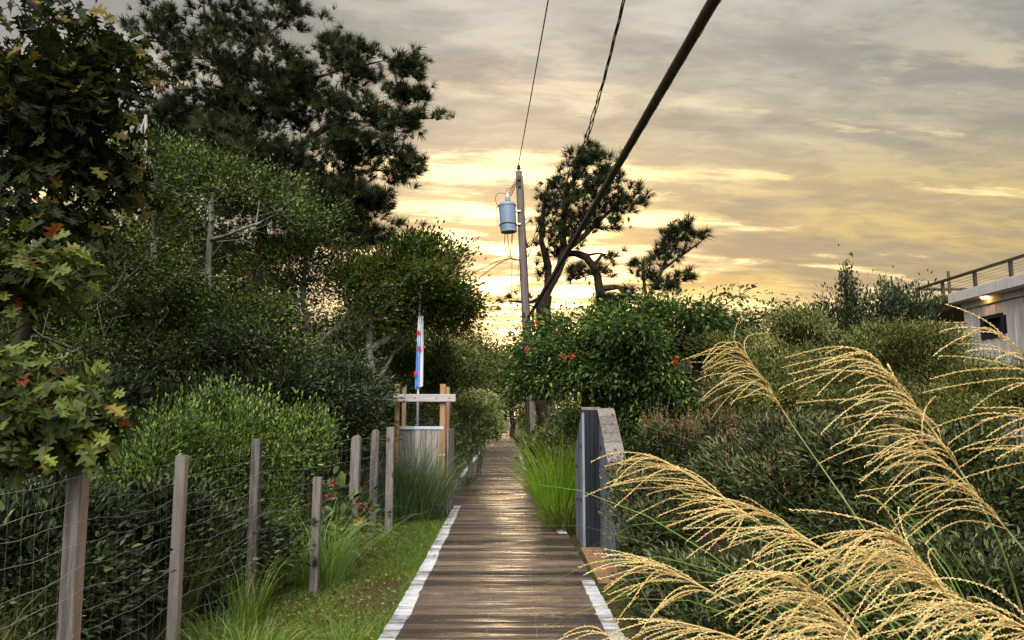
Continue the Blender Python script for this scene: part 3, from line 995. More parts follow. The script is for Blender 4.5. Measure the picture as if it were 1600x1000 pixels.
# ------------------------------------------------------------------ utility pole and lines
PY = 22.0
pole_base = W(834.5, 740, PY); pole_base[2] = 0
pole_top = W(810.5, 268, PY)
pax = nrm(pole_top - np.array([pole_base[0], PY, 0]))


def pole_at(py):
    z = W(820, py, PY)[2]
    return np.array([pole_base[0], PY, 0]) + pax * (z / pax[2])


def catenary(a, b, sag, n=40):
    t = np.linspace(0, 1, n)[:, None]
    p = np.array(a) * (1 - t) + np.array(b) * t
    p[:, 2] -= sag * 4 * (t * (1 - t))[:, 0]
    return p


def build_pole():
    t = thing('utility_pole', 'tall weathered wooden utility pole leaning beside the boardwalk', 'utility pole', (pole_base[0], PY, 0))
    b = np.array([pole_base[0], PY, 0.0])
    g = Geo(); H = pole_top[2] / pax[2]
    tube(g, [b + pax * s for s in np.linspace(-.3, H, 14)], np.linspace(.155, .098, 14), 16)
    g.build('shaft', [M['pole']], t)
    g = Geo()
    top = b + pax * H
    lathe(g, top, [(.02, -.02), (.02, .06), (.06, .07), (.065, .1), (.035, .12), (.05, .14), (.05, .17), (.025, .19), (.02, .21)], 14)
    g.build('insulator', [M['black']], t)
    for py in (281, 291):
        g = Geo(); p = pole_at(py); box(g, p + np.array([-.045, -.17, -.06]), p + np.array([.045, -.09, .06]), 0, .5, .01)
        g.build('bracket', [M['black']], t)
    g = Geo()
    pts = [b + pax * s + np.array([-.10, -.15, 0]) for s in np.linspace(-.1, 2.5, 8)]
    tube(g, pts, .055, 10)
    g.build('conduit', [M['black']], t)
    g = Geo()
    pts = [pole_at(py) + np.array([.11 + .0 * i, -.02, 0]) for i, py in enumerate(np.linspace(275, 520, 20))]
    tube(g, pts, .008, 5)
    pts = [pole_at(py) + np.array([.10, -.09, 0]) + np.array([.004 * math.sin(i), 0, 0]) for i, py in enumerate(np.linspace(360, 640, 20))]
    tube(g, pts, .012, 5)
    g.build('ground_wire', [M['black']], t)
    # side pins
    for (py, s) in ((328, .22), (343, .25), (420, .3)):
        g = Geo(); p = pole_at(py); tube(g, [p + np.array([.08, 0, 0]), p + np.array([.08 + s, -.02, 0])], .012, 6); g.build('pin', [M['steel']], t)
    g = Geo(); p = pole_at(406); tube(g, [p + np.array([-.05, -.05, 0]), p + np.array([-.25, -.06, .01])], .04, 8)
    g.build('pin', [M['steel']], t)

    # transformer
    c = W(795, 363, PY - .1); r = 27.5 * PY / 1200 / 2; h = 47 * PY / 1200
    tr = thing('pole_transformer', 'pale blue grey cylindrical transformer hung on the utility pole', 'transformer', c)
    ax = nrm(np.array([-.065, 0, 1]))
    g = Geo(); lathe(g, c, [(r * .9, 0), (r * .94, .015), (r * .95, .12), (r * .97, .122), (r * .97, .15), (r * .95, .152), (r, h * .9), (r * 1.06, h * .905), (r * 1.06, h * .94), (r * 1.0, h * .945), (r * .92, h), (.02, h + .015)], 28, ax)
    g.build('tank', [M['tank']], tr)
    g = Geo()
    bp = c + ax * (h + .01) + np.array([.03, 0, 0])
    pr = [(.075, 0)]
    for q in range(4): pr += [(.10 - .008 * q, .03 + q * .05), (.06, .045 + q * .05)]
    pr += [(.055, .25), (.03, .28), (.012, .32)]
    lathe(g, bp, pr, 16, ax); g.build('bushing', [M['porcelain']], tr)
    g = Geo()
    box(g, c + np.array([r * .85, -.05, h * .25]), c + np.array([r + .1, .05, h * .32]), 0, .5, .008)
    g.build('mount_bracket', [M['steel']], tr); g = Geo()
    box(g, c + np.array([r * .80, -.05, h * .7]), c + np.array([r + .1, .05, h * .77]), 0, .5, .008)
    g.build('mount_bracket', [M['steel']], tr)
    g = Geo()
    band = c + ax * (h * .24)
    an = np.linspace(0, 2 * PI, 40); a, b2 = frame(ax)
    tube(g, [band + (r * .985) * (math.cos(q) * a + math.sin(q) * b2) + ax * .03 * math.sin(q) for q in an], .014, 5)
    g.build('band', [M['black']], tr)
    g = Geo()
    L0 = c + ax * h * .93 + np.array([-r, -.05, 0])
    def bez(P, n=24):
        P = [np.array(p) for p in P]; out = []
        for i in range(n):
            u = i / (n - 1); Q = P[:]
            while len(Q) > 1: Q = [Q[j] * (1 - u) + Q[j + 1] * u for j in range(len(Q) - 1)]
            out.append(Q[0])
        return out
    # jumper up to the pole top, loop on the left, tails below
    tube(g, bez([bp + ax * .3, bp + ax * .55 + np.array([-.05, 0, 0]), W(797, 300, PY - .12), W(803, 292, PY - .12), pole_at(283) + np.array([-.1, -.1, 0])]), .009, 5)
    coil = []
    p0, p1 = W(796, 306, PY - .12), pole_at(284) + np.array([-.1, -.1, 0])
    for q in range(60):
        u = q / 59; coil.append(p0 * (1 - u) + p1 * u + np.array([.05 * math.cos(u * 34), 0, .06 * math.sin(u * 34)]))
    tube(g, coil, .009, 4)
    tube(g, bez([bp + ax * .27, bp + ax * .4 + np.array([-.35, 0, 0]), L0 + np.array([-.12, 0, .3]), L0 + np.array([-.1, 0, .05]), L0]), .009, 5)
    tube(g, bez([L0, L0 + np.array([-.14, 0, -.1]), W(775, 345, PY - .2), W(782, 362, PY - .2), c + np.array([-.15, -.1, .1])]), .009, 5)
    pa = pole_at(406) + np.array([-.2, -.06, 0])
    for (px, py, dx) in ((789, 364, -.1), (793, 364, .1), (800, 362, .05)):
        s = W(px, py, PY - .1)
        tube(g, bez([s, s + np.array([dx * .2, 0, -.35]), W(792 + dx * 40, 398, PY - .1), W(797, 408, PY - .1), pa]), .011, 5)
    for (px, p2) in ((798.5, 492), (808.5, 470), (811.5, 465)):
        tube(g, [W(px + 3, 362 if px < 800 else 400, PY - .1), W(px + 1, 430, PY - .1), W(px, p2, PY - .1)], .0075, 4)
    g.build('lead_wire', [M['black']], tr)
    return bez


bez = build_pole()


def line(name, label, paths, r, mat, cat='overhead wire', k=6, group=None):
    g = Geo()
    for p in paths: tube(g, p, r, k)
    o = g.build(name, [mat], None, tuple(np.asarray(paths[0][0])))
    tag(o, label, cat, group)
    return o


def build_lines():
    ins = pole_top + pax * .2
    tt = W(858, 0, 12.5)
    d = tt - ins; far_ = ins + d * (34 / np.linalg.norm(d)); far_[2] = ins[2] + .2
    p = catenary(ins, far_, .25, 60)
    line('power_wire', 'thin single wire running from the insulator on the pole top overhead', [p], .012, M['black'])
    # twisted triplex
    pts = [pole_at(402) + np.array([.1, 0, 0]), W(845, 352, 20.5), W(870, 306, 18.3), W(893, 262, 16.3), W(915, 222, 14.5), W(945, 120, 11.5), W(975, 0, 9.2), W(1010, -140, 7.4), np.array([2.2, 2, 7.9]), np.array([2.8, -8, 8.4])]
    q = resample(pts, .12)
    strands = []
    for s in range(3):
        ph = np.arange(len(q)) * .26 + s * 2.09
        loose = np.clip((q[:, 1] - 11) / 5, 0, 1)[:, None]
        rr = .015 + .035 * loose * (q[:, 1:2] > 12)
        strands.append(q + rr * np.stack([np.cos(ph * (1 - .0)), 0 * ph, np.sin(ph)], 1))
    line('twisted_service_cable', 'black twisted cable looping from high overhead down to the utility pole past the pine top', strands, .0105, M['black'])
    # thick bundle
    A = pole_at(497) + np.array([.06, -.16, 0])
    B = W(1108, 0, 4.85)
    d = B - A; C = A + d * 1.65
    base = catenary(A, C, .06, 60)
    t = thing('communication_cable', 'thick dark lashed cable slanting from the pole to directly overhead', 'cable', A)
    g = Geo(); tube(g, base, .042, 12)
    g.build('jacket', [M['cable']], t)
    g = Geo()
    n = 900; u = np.linspace(0, len(base) - 1, n); hx = np.stack([np.interp(u, np.arange(len(base)), base[:, i]) for i in range(3)], 1)
    ph = np.linspace(0, 400, n)
    hx = hx + .046 * np.stack([np.cos(ph), 0 * ph, np.sin(ph)], 1)
    tube(g, hx, .0018, 3, caps=False)
    tube(g, base + np.array([.0, 0, .05]), .009, 6)
    g.build('lashing', [M['black']], t)
    g = Geo()
    for s in (0, 1):
        P0 = A + (C - A) * (.05 + .02 * s) + np.array([0, 0, -.05])
        tube(g, bez([P0, A + np.array([.12, -.05, -.30 - .16 * s]), pole_at(512 + 6 * s) + np.array([.25, -.18, -.18 * s]), pole_at(512 + 12 * s) + np.array([-.2, -.14, 0])]), .02, 6)
    g.build('tail_loop', [M['copper']], t)
    # services to the left
    s0 = pole_at(406) + np.array([-.22, -.06, 0])
    line('service_wire', 'upper of two thin wires leaving the pole bracket toward the round green tree', [bez([s0, W(788, 398, PY), W(760, 415, PY + 1), W(735, 434, PY + 2), W(640, 470, PY + 6)])], .011, M['black'], group='service wires off the pole')
    line('service_wire', 'lower of two thin wires leaving the pole bracket toward the round green tree', [bez([s0, W(785, 398, PY), W(765, 425, PY + 1), W(725, 456, PY + 2), W(640, 500, PY + 6)])], .014, M['black'], group='service wires off the pole')
    # long line on the right to the house
    a = W(960, 445, 26); b = W(1140, 487, 22); c = W(1330, 507, 19); d = W(1512, 505, 16.5)
    line('house_cable', 'thin dark cable strung from the pines across to the grey house', [resample([a, b, c, d], .8)], .012, M['black'])
    for (py0, py1, lab) in ((527, 512, 'upper thin wire crossing the low sky gap past the flag tree'), (541, 522, 'lower thin wire crossing the low sky gap past the flag tree')):
        line('distant_wire', lab, [resample([W(735, py0 + 10, 40), W(790, py1 + 4, 40), W(850, py1 - 14, 40)], 1)], .014, M['black'], group='far wires across the sky gap')


build_lines()


# ------------------------------------------------------------------ house on the right
def build_house():
    rng = np.random.default_rng(51)
    t = thing('house', 'grey board sided house with flat overhanging roof and a lit downlight under its eave', 'house', (10, 14, 0))
    Xw = 9.85; y1 = 16.6; y0 = 6.0
    zs = 3.93
    g = Geo(); n = int((y1 - y0) / .14)
    wy0, wy1, wz0, wz1 = 15.3, 15.95, 3.28, 3.66
    for q in range(n):
        a = y0 + (y1 - y0) * q / n; b = y0 + (y1 - y0) * (q + 1) / n
        tt = rng.random()
        if b < wy0 or a > wy1:
            box(g, (Xw - .01 * (q % 2), a + .003, -.05), (Xw + .05, b - .003, zs), 0, tt, .003)
        else:
            box(g, (Xw - .01 * (q % 2), a + .003, -.05), (Xw + .05, b - .003, wz0), 0, tt, .003)
            box(g, (Xw - .01 * (q % 2), a + .003, wz1), (Xw + .05, b - .003, zs), 0, tt, .003)
    m = int(6 / .14)
    for q in range(m):
        a = Xw + .055 + q * .14
        box(g, (a + .003, y1 - .05, -.05), (a + .137, y1 - .01 * (q % 2), zs), 0, rng.random(), .003)
    g.build('wall', [M['siding']], t)
    g = Geo(); box(g, (Xw + .09, y0, 0), (Xw + 6, y1 - .09, zs - .01), 0, .5); g.build('wall_lining', [M['slate']], t)
    # window
    g = Geo()
    for (a, b, c, d) in ((wy0 - .05, wy0 + .03, wz0 - .05, wz1 + .05), (wy1 - .03, wy1 + .05, wz0 - .05, wz1 + .05)):
        box(g, (Xw - .03, a, c), (Xw + .04, b, d), 0, .5)
    box(g, (Xw - .032, wy0 + .03, wz1 - .03), (Xw + .038, wy1 - .03, wz1 + .05), 0, .5); box(g, (Xw - .032, wy0 + .03, wz0 - .05), (Xw + .038, wy1 - .03, wz0 + .03), 0, .5)
    fr = g.build('window', [M['slate']], t)
    g = Geo(); box(g, (Xw + .045, wy0 - .02, wz0 - .02), (Xw + .06, wy1 + .02, wz1 + .02), 0, .5, .002)
    g.build('pane', [M['glass']], fr)
    # eave: soffit and fascia, roof deck
    g = Geo()
    box(g, (Xw - .22, y0, 4.08), (Xw + 6, y1 + .1, 4.20), 0, .6, .01)
    box(g, (Xw - .25, y0, 4.10), (Xw - .221, y1 + .13, 4.31), 0, .9, .006)
    box(g, (Xw - .05, y0, 3.94), (Xw + 5.9, y1 + .02, 4.078), 0, .1, .01)
    g.build('roof', [M['siding']], t)
    g = Geo()
    box(g, (Xw - .1, y1 + .15, 4.0), (Xw + 5, 19.2, 4.2), 0, .4)
    g.build('deck_edge', [M['deckwood']], t)
    # downlight
    g = Geo()
    yl = 15.6
    lathe(g, (Xw - .14, yl, 4.08), [(.06, .0), (.07, -.03), (.055, -.035), (.001, -.03)][::-1], 16, (0, 0, 1))
    g.build('downlight', [M['lamp']], t)
    # roof railing
    r = thing('roof_railing', 'dark rail and cable balustrade round the deck above the grey house', 'railing', (Xw + .15, 18.7, 4.2))
    Xr = 10.0
    ra = W(1441, 452, 18.75)
    zt = ra[2]
    g = Geo(); beam(g, (Xr, 8, zt), (Xr, 18.75, zt), .09, .05, 0, .5); g.build('top_rail', [M['deckwood']], r)
    g = Geo(); beam(g, (Xr + .05, 18.75, zt), (Xr + 6, 18.75, zt), .05, .09, 0, .5, side=(0, 0, 1)); g.build('top_rail', [M['deckwood']], r)
    for y in (8.6, 10.0, 11.4, 12.8, 14.0, 15.15, 16.35, 17.6, 18.72):
        g = Geo(); beam(g, (Xr, y, 4.18), (Xr, y, zt - .02), .055, .08, 0, .5); g.build('post', [M['deckwood']], r)
    for x in (11.4, 12.8, 14.2, 15.6):
        g = Geo(); beam(g, (x, 18.75, 4.18), (x, 18.75, zt - .02), .08, .055, 0, .5); g.build('post', [M['deckwood']], r)
    g = Geo()
    for q in range(8):
        z = 4.24 + q * (zt - 4.28) / 8
        tube(g, [(Xr, 8, z), (Xr, 18.7, z)], .005, 4, caps=False)
        tube(g, [(Xr, 18.75, z), (Xr + 6, 18.75, z)], .005, 4, caps=False)
    g.build('cable_infill', [M['steel']], r)
    x = W(1482, 430, 18.2)
    g = Geo(); tube(g, [(x[0], 18.2, 4.19), (x[0], 18.2, W(1482, 424, 18.2)[2])], .035, 8)
    tag(g.build('vent_pipe', [M['deckwood']], None, (x[0], 18.2, 4.19)), 'dark slim upright pipe standing just inside the roof railing', 'pipe')
    # sod strip on the roof edge
    sl_ = Geo(); rr = np.random.default_rng(8)
    n = 2600
    p = np.stack([rr.uniform(Xw - .3, Xw + 1.5, n), rr.uniform(y1 + .2, 19.1, n), np.full(n, 4.19)], 1)
    leaves(sl_, T_LANCE, p, nrm(rr.normal(0, .5, (n, 3)) + np.array([0, 0, 1.])), rr.uniform(.08, .24, n), .14, rr, .8, 0, rr.random(n))
    tag(sl_.build('roof_planting', [M['olive']]), kind='stuff')


M['siding'] = rough_mat('silver_grey_siding', (.30, .28, .28), (.45, .42, .415), (12, 12, 1.4), .85, .4, c2=(.55, .52, .51), tint_amt=.3, dist=.004)
M['deckwood'] = rough_mat('brown_deck_timber', (.025, .018, .011), (.06, .043, .027), (12, 12, 12), .7, .2)
mg = bpy.data.materials.new('dark_glass'); nt, N, L = nodes_of(mg)
p = N.new('ShaderNodeBsdfPrincipled'); p.inputs['Base Color'].default_value = (.012, .012, .014, 1); p.inputs['Roughness'].default_value = .05
o = N.new('ShaderNodeOutputMaterial'); L.new(p.outputs[0], o.inputs[0]); M['glass'] = mg
mg = bpy.data.materials.new('warm_lamp'); nt, N, L = nodes_of(mg)
p = N.new('ShaderNodeEmission'); p.inputs[0].default_value = (1, .5, .12, 1); p.inputs[1].default_value = 30
o = N.new('ShaderNodeOutputMaterial'); L.new(p.outputs[0], o.inputs[0]); M['lamp'] = mg
build_house()
# ------------------------------------------------------------------ plants: builders
FINE = {'lance_leaf': (.62, 2.1, .9), 'olive_shrub_leaf': (.66, 2.0, .9), 'small_leaf': (.74, 1.6, .9), 'bayberry_leaf': (.8, 1.5, 1), 'dark_glossy_leaf': (.72, 1.7, .9), 'oak_leaf_shade': (.85, 1.4, 1), 'vine_leaf': (.85, 1.3, .95), 'tupelo_leaf': (.82, 1.3, .95)}
def broadleaf(name, label, cat, base, trunks, blobs, ncl, per, clr, L, wid, leafm, barkm, seed, T=T_OVATE, shell=.5, gap=.12, gf=1.6,
              tip=.006, step=.28, wig=.14, pw=.48, group=None, up=.35, droop=0.0, jit=.55, outw=.8, bare=0.0, tintspread=.38, pathw=.3, part='crown', stemn='trunk', ret=False, frag=7, squash=.7):
    """tree or shrub: skeleton joined from trunk(s) to clumps of leaves in the blobs"""
    rng = np.random.default_rng(seed)
    fl, fp, fc = FINE.get(leafm.name, (1, 1, 1))
    L *= fl; per = int(per * fp); clr *= fc
    t = thing(name, label, cat, (base[0], base[1], 0), group)
    C = blob_pts(blobs, ncl, rng, shell, gap, gf, frag)
    g = Geo()
    td = grow(g, trunks, C, rng, step, tip, wig, pw, pathw=pathw)
    if bare:                                     # extra leafless twigs
        Cb = blob_pts(blobs, int(ncl * bare), rng, .3, 0)
        grow(g, [(np.array(tr[0])[: max(2, len(tr[0]))], tr[1] * .5, tr[2] * .5) for tr in trunks], Cb, rng, step, tip, wig * 1.6, pw)
    g.build(stemn, [barkm], t)
    ctr = np.array([W(b[0], b[1], b[2]) for b in blobs]).mean(0)
    n = len(C) * per
    k = np.repeat(np.arange(len(C)), per)
    off = rng.normal(0, 1, (n, 3)) * clr * np.array([1, 1, squash])
    pos = C[k] + off
    d = nrm(off) * outw + nrm(C[k] - ctr) * .45 + td[k] * .35 + rng.normal(0, .35, (n, 3)) + np.array([0, 0, up - droop])
    tint = np.clip(.45 + rng.normal(0, tintspread * .55, len(C))[k] + rng.normal(0, tintspread * .6, n), 0, 1)
    pos[:, 2] = np.maximum(pos[:, 2], .03)
    g = Geo()
    leaves(g, T, pos - nrm(d) * L * .3, d, L * rng.uniform(.65, 1.25, n), wid, rng, jit, 0, tint)
    g.build(part, [leafm], t)
    return (t, C) if ret else t


TUFTS = []
for s in range(5):
    r_ = np.random.default_rng(100 + s)
    nn = 40
    dd = nrm(np.stack([r_.uniform(.15, 1.0, nn), r_.normal(0, .55, nn), r_.normal(0, .55, nn)], 1))
    st = np.stack([r_.uniform(-.25, .25, nn), np.zeros(nn), np.zeros(nn)], 1)
    a, b = frame(dd)
    ll = r_.uniform(.75, 1.1, nn)[:, None]
    wv = .042
    V = np.stack([st + a * wv, st - a * wv * .5 + b * wv * .8, st + dd * ll], 1).reshape(-1, 3)
    TUFTS.append((V, [np.arange(nn * 3).reshape(-1, 3)]))


def pine(name, label, base, trunks, blobs, ntuft, L, seed, step=.3, tip=.009, wig=.13, shell=.25, gap=.1, gf=1.1, inner=.0, per=3, pathw=.35, bare=0.06, clr=.8, cat='pine tree'):
    rng = np.random.default_rng(seed)
    t = thing(name, label, cat, (base[0], base[1], 0))
    C = blob_pts(blobs, ntuft, rng, shell, gap, gf)
    g = Geo()
    td = grow(g, trunks, C, rng, step, tip, wig, .5, pathw=pathw, sag=.08)
    if bare:
        Cb = blob_pts(blobs, int(ntuft * bare), rng, .1, 0)
        grow(g, [(tr[0], tr[1] * .6, tr[2] * .6) for tr in trunks], Cb, rng, step, tip * .8, wig * 1.8, .45)
    g.build('trunk', [M['pinebark']], t)
    g = Geo()
    n = len(C) * per; k = np.repeat(np.arange(len(C)), per)
    off = rng.normal(0, 1, (n, 3)) * L * clr * np.array([1, 1, .55]); off[::per] = 0
    pos = C[k] + off
    d = nrm(td[k] * .8 + np.array([0, 0, .75]) + rng.normal(0, .4, (n, 3)) + nrm(off + 1e-6) * .35)
    tint = np.clip(.42 + rng.normal(0, .16, len(C))[k] + rng.normal(0, .13, n), 0, 1)
    X, Y, Z = basis(d, np.array([0, .2, 1.]), rng, 1.0)
    LL = (L * rng.uniform(.75, 1.25, n))[:, None]
    pick = rng.integers(0, len(TUFTS), n)
    for q in range(len(TUFTS)):
        s = pick == q
        inst(g, TUFTS[q], pos[s], X[s] * LL[s], Y[s] * LL[s], Z[s] * LL[s], 0, tint[s])
    g.build('crown', [M['pine']], t)
    return t


def blades(g, base, d, L, wid, rng, droop=.5, nseg=4, mat=0, tint=.5):
    """arching grass blades: base (n,3), initial direction d (n,3)"""
    n = len(base)
    L = np.broadcast_to(L, (n,))[:, None]; wid = np.broadcast_to(wid, (n,))[:, None]
    droop = np.broadcast_to(droop, (n,))[:, None]
    d = nrm(d)
    side = nrm(np.cross(d, np.array([0, 0, 1.])) + rng.normal(0, .25, (n, 3)))
    p = base.copy(); rows = []
    hor = d.copy(); hor[:, 2] = 0; hor = nrm(hor + rng.normal(0, .05, (n, 3)) * [1, 1, 0])
    for s in range(nseg + 1):
        u = s / nseg
        w = wid * (1 - u ** 1.6) * .5 + wid * .02
        rows.append(p - side * w); rows.append(p + side * w)
        dd = nrm(d * (1 - droop * u) + hor * droop * u * .8 + np.array([0, 0, -1.]) * droop * u * u * 1.1)
        p = p + dd * L / nseg
    V = np.stack(rows, 1)
    k = 2 * (nseg + 1)
    F = []
    for s in range(nseg):
        F.append([2 * s, 2 * s + 1, 2 * s + 3, 2 * s + 2])
    F = np.array(F)[None] + (np.arange(n) * k)[:, None, None]
    t = np.repeat(np.broadcast_to(np.asarray(tint, float), (n,)), k)
    g.add(V.reshape(-1, 3), F.reshape(-1, 4), mat, t, True)


def tussock(name, label, c, rad, n, L, wid, matn, seed, droop=.6, spread=.55, cat='ornamental grass', lean=(0, 0), group=None, tb=.45):
    rng = np.random.default_rng(seed)
    t = thing(name, label, cat, (c[0], c[1], 0), group)
    a = rng.random(n) * 2 * PI; r = rad * np.sqrt(rng.random(n))
    base = np.stack([c[0] + r * np.cos(a), c[1] + r * np.sin(a), np.full(n, -.02)], 1)
    a2 = a + rng.normal(0, .7, n)
    sp = spread * (.25 + r / rad) * rng.uniform(.5, 1.3, n)
    d = np.stack([np.cos(a2) * sp + lean[0], np.sin(a2) * sp + lean[1], np.ones(n)], 1)
    g = Geo()
    blades(g, base, d, L * rng.uniform(.55, 1.12, n), wid * rng.uniform(.6, 1.2, n), rng, droop * rng.uniform(.5, 1.3, n), 5, 0, np.clip(rng.normal(tb, .22, n), 0, 1))
    g.build('foliage', [M[matn]], t)
    return t


def px_poly(pts):
    return np.array([W(*p) for p in pts])


# ------------------------------------------------------------------ tall pine on the left
Yp = 16
pads = [(300, 45, Yp, 70, 40, 1.0), (245, 22, Yp, 45, 22, .8), (375, 30, Yp + .5, 85, 42, 1.2), (450, 22, Yp, 50, 30, .9), (330, 100, Yp, 80, 45, 1.2), (240, 105, Yp + .5, 55, 40, 1.), (430, 95, Yp, 70, 40, 1.2),
        (505, 25, Yp, 12, 12, .3), (520, 70, Yp, 35, 22, .6), (560, 92, Yp - .3, 75, 38, 1.), (628, 100, Yp - .3, 26, 24, .5), (490, 130, Yp, 75, 42, 1.2), (590, 140, Yp, 60, 28, .9), (640, 150, Yp, 28, 18, .4),
        (660, 185, Yp, 34, 14, .4), (615, 190, Yp, 50, 24, .8), (540, 185, Yp, 80, 42, 1.3), (420, 170, Yp + .5, 90, 50, 1.6), (330, 180, Yp + 1, 90, 55, 1.5), (270, 190, Yp + .5, 60, 50, 1.2), (560, 228, Yp - .5, 70, 26, 1.),
        (630, 240, Yp, 26, 12, .4), (640, 270, Yp, 20, 14, .3), (605, 268, Yp, 45, 20, .7), (500, 250, Yp, 85, 45, 1.5), (410, 260, Yp - .5, 90, 50, 1.5), (310, 260, Yp + 1, 80, 50, 1.3), (560, 310, Yp - .5, 55, 30, 1.), (600, 310, Yp - .5, 18, 14, .4),
        (480, 320, Yp - 1, 85, 42, 1.4), (400, 330, Yp, 70, 40, 1.2), (570, 350, Yp - .5, 50, 24, .8), (620, 350, Yp - .5, 16, 10, .3), (530, 375, Yp - .5, 60, 30, 1.), (450, 385, Yp, 60, 30, 1.), (560, 300, Yp, 60, 34, 1.), (470, 300, Yp - .6, 80, 40, 1.2), (500, 345, Yp - .6, 90, 36, 1.2), (420, 310, Yp - .8, 70, 36, 1.), (590, 370, Yp - .3, 36, 20, .7), (560, 330, Yp, 60, 24, .9), (390, 130, Yp, 60, 40, 1.), (460, 165, Yp, 60, 40, 1.), (270, 240, Yp + .5, 60, 50, 1.), (360, 220, Yp, 80, 50, 1.2), (230, 60, Yp, 40, 30, .8), (662, 186, Yp, 46, 17, .6), (672, 184, Yp, 34, 14, .5), (640, 105, Yp - .2, 40, 26, .6), (640, 255, Yp, 36, 18, .5), (645, 150, Yp, 38, 20, .5)]
pine('pine_tree', 'tall dark spreading pine towering over the wire fence', W(400, 700, Yp) * [1, 1, 0],
     [(px_poly([(395, 760, Yp), (400, 600, Yp), (398, 470, Yp), (410, 360, Yp), (405, 270, Yp), (375, 180, Yp), (345, 110, Yp), (330, 60, Yp), (318, 10, Yp)]), .15, .025),
      (px_poly([(408, 300, Yp), (450, 240, Yp), (500, 200, Yp - .2), (560, 185, Yp - .3), (620, 190, Yp), (682, 184, Yp)]), .06, .012),
      (px_poly([(410, 350, Yp), (470, 300, Yp), (540, 268, Yp - .3), (625, 262, Yp)]), .055, .012),
      (px_poly([(385, 200, Yp), (440, 140, Yp), (520, 110, Yp), (600, 95, Yp)]), .055, .012),
      (px_poly([(375, 190, Yp), (310, 150, Yp + .5), (250, 110, Yp + .5)]), .05, .012),
      (px_poly([(405, 400, Yp), (480, 370, Yp - .5), (560, 345, Yp - .5)]), .05, .012),
      (px_poly([(350, 120, Yp), (400, 70, Yp), (450, 25, Yp)]), .045, .012)],
     [(a, b, c, d * .88, e * .62, f * .8) for a, b, c, d, e, f in pads], 3000, .20, 201, tip=.0022, per=2, gap=.2, gf=5, clr=.8, shell=.1)

# pines beyond the pole
Yq = 24
pine('pine_tree', 'twisted forked pine standing just right of the utility pole', W(852, 700, Yq) * [1, 1, 0],
     [(px_poly([(852, 760, Yq), (852, 600, Yq), (850, 500, Yq), (851, 462, Yq)]), .30, .24),
      (px_poly([(851, 465, Yq), (862, 440, Yq), (880, 418, Yq), (882, 380, Yq), (876, 345, Yq), (885, 300, Yq), (905, 260, Yq)]), .17, .04),
      (px_poly([(850, 466, Yq), (856, 440, Yq + .3), (862, 410, Yq + .3), (848, 395, Yq + .3), (842, 372, Yq + .2), (850, 340, Yq), (852, 300, Yq)]), .14, .04),
      (px_poly([(880, 400, Yq), (905, 375, Yq), (940, 340, Yq), (975, 310, Yq)]), .10, .03),
      (px_poly([(851, 470, Yq), (838, 480, Yq + .2), (822, 472, Yq + .4), (795, 470, Yq + .5)]), .07, .03)],
     [(922, 240, Yq, 20, 16, .5), (900, 255, Yq, 22, 16, .5), (940, 262, Yq, 30, 22, .8), (895, 285, Yq, 35, 24, .8), (945, 295, Yq, 38, 26, .8), (985, 295, Yq, 22, 18, .5), (1005, 313, Yq, 18, 8, .4), (870, 310, Yq, 28, 24, .7),
      (915, 320, Yq, 45, 26, 1.), (965, 322, Yq, 30, 18, .7), (860, 345, Yq, 24, 26, .6), (900, 350, Yq, 40, 22, .8), (950, 348, Yq, 26, 16, .6), (882, 375, Yq, 30, 14, .6), (848, 390, Yq, 14, 14, .4), (845, 425, Yq, 12, 8, .3), (806, 470, Yq, 14, 12, .4), (785, 468, Yq, 12, 8, .3)],
     330, .27, 203, step=.4, tip=.0065, per=2, gap=.1, gf=1.0, clr=.7)
pine('pine_tree', 'bare trunked pine with thin tufts, beside the forked pine', W(950, 700, Yq) * [1, 1, 0],
     [(px_poly([(958, 760, Yq + .5), (955, 600, Yq + .5), (948, 500, Yq + .5), (935, 440, Yq + .5), (925, 400, Yq + .5), (908, 388, Yq + .4), (885, 396, Yq + .3)]), .28, .10),
      (px_poly([(945, 455, Yq + .5), (965, 442, Yq + .5), (975, 438, Yq + .4), (968, 455, Yq + .3), (985, 470, Yq + .3)]), .11, .03),
      (px_poly([(927, 405, Yq + .5), (940, 398, Yq + .4), (938, 385, Yq + .4), (952, 390, Yq + .4), (962, 408, Yq + .3)]), .08, .015)],
     [(905, 425, Yq + .5, 22, 14, .5), (945, 425, Yq + .5, 14, 8, .4), (950, 405, Yq + .5, 12, 8, .3), (960, 470, Yq + .5, 30, 14, .8), (990, 462, Yq + .5, 14, 10, .4), (880, 400, Yq + .5, 18, 8, .4)],
     80, .27, 204, step=.4, tip=.008, per=2, gap=.0, bare=.3, clr=.7)
pine('pine_tree', 'small leaning pine with upswept tufts above the vine arbour', W(1010, 700, 19) * [1, 1, 0],
     [(px_poly([(1005, 760, 19), (1008, 560, 19), (1012, 470, 19), (1025, 440, 19), (1035, 415, 19), (1050, 390, 19), (1072, 362, 19)]), .11, .03),
      (px_poly([(1012, 470, 19), (1000, 440, 19), (1003, 420, 19)]), .05, .02), (px_poly([(1035, 415, 19), (1065, 400, 19), (1095, 378, 19)]), .04, .015)],
     [(1070, 352, 19, 12, 10, .3), (1052, 368, 19, 18, 12, .3), (1085, 372, 19, 22, 10, .3), (1050, 390, 19, 20, 10, .3), (1030, 402, 19, 20, 10, .3), (998, 412, 19, 18, 8, .3), (1010, 432, 19, 18, 8, .3), (1065, 430, 19, 20, 10, .3), (1040, 445, 19, 24, 10, .4)],
     110, .21, 205, step=.3, tip=.006, per=2, gap=.0, bare=.2, clr=.7)

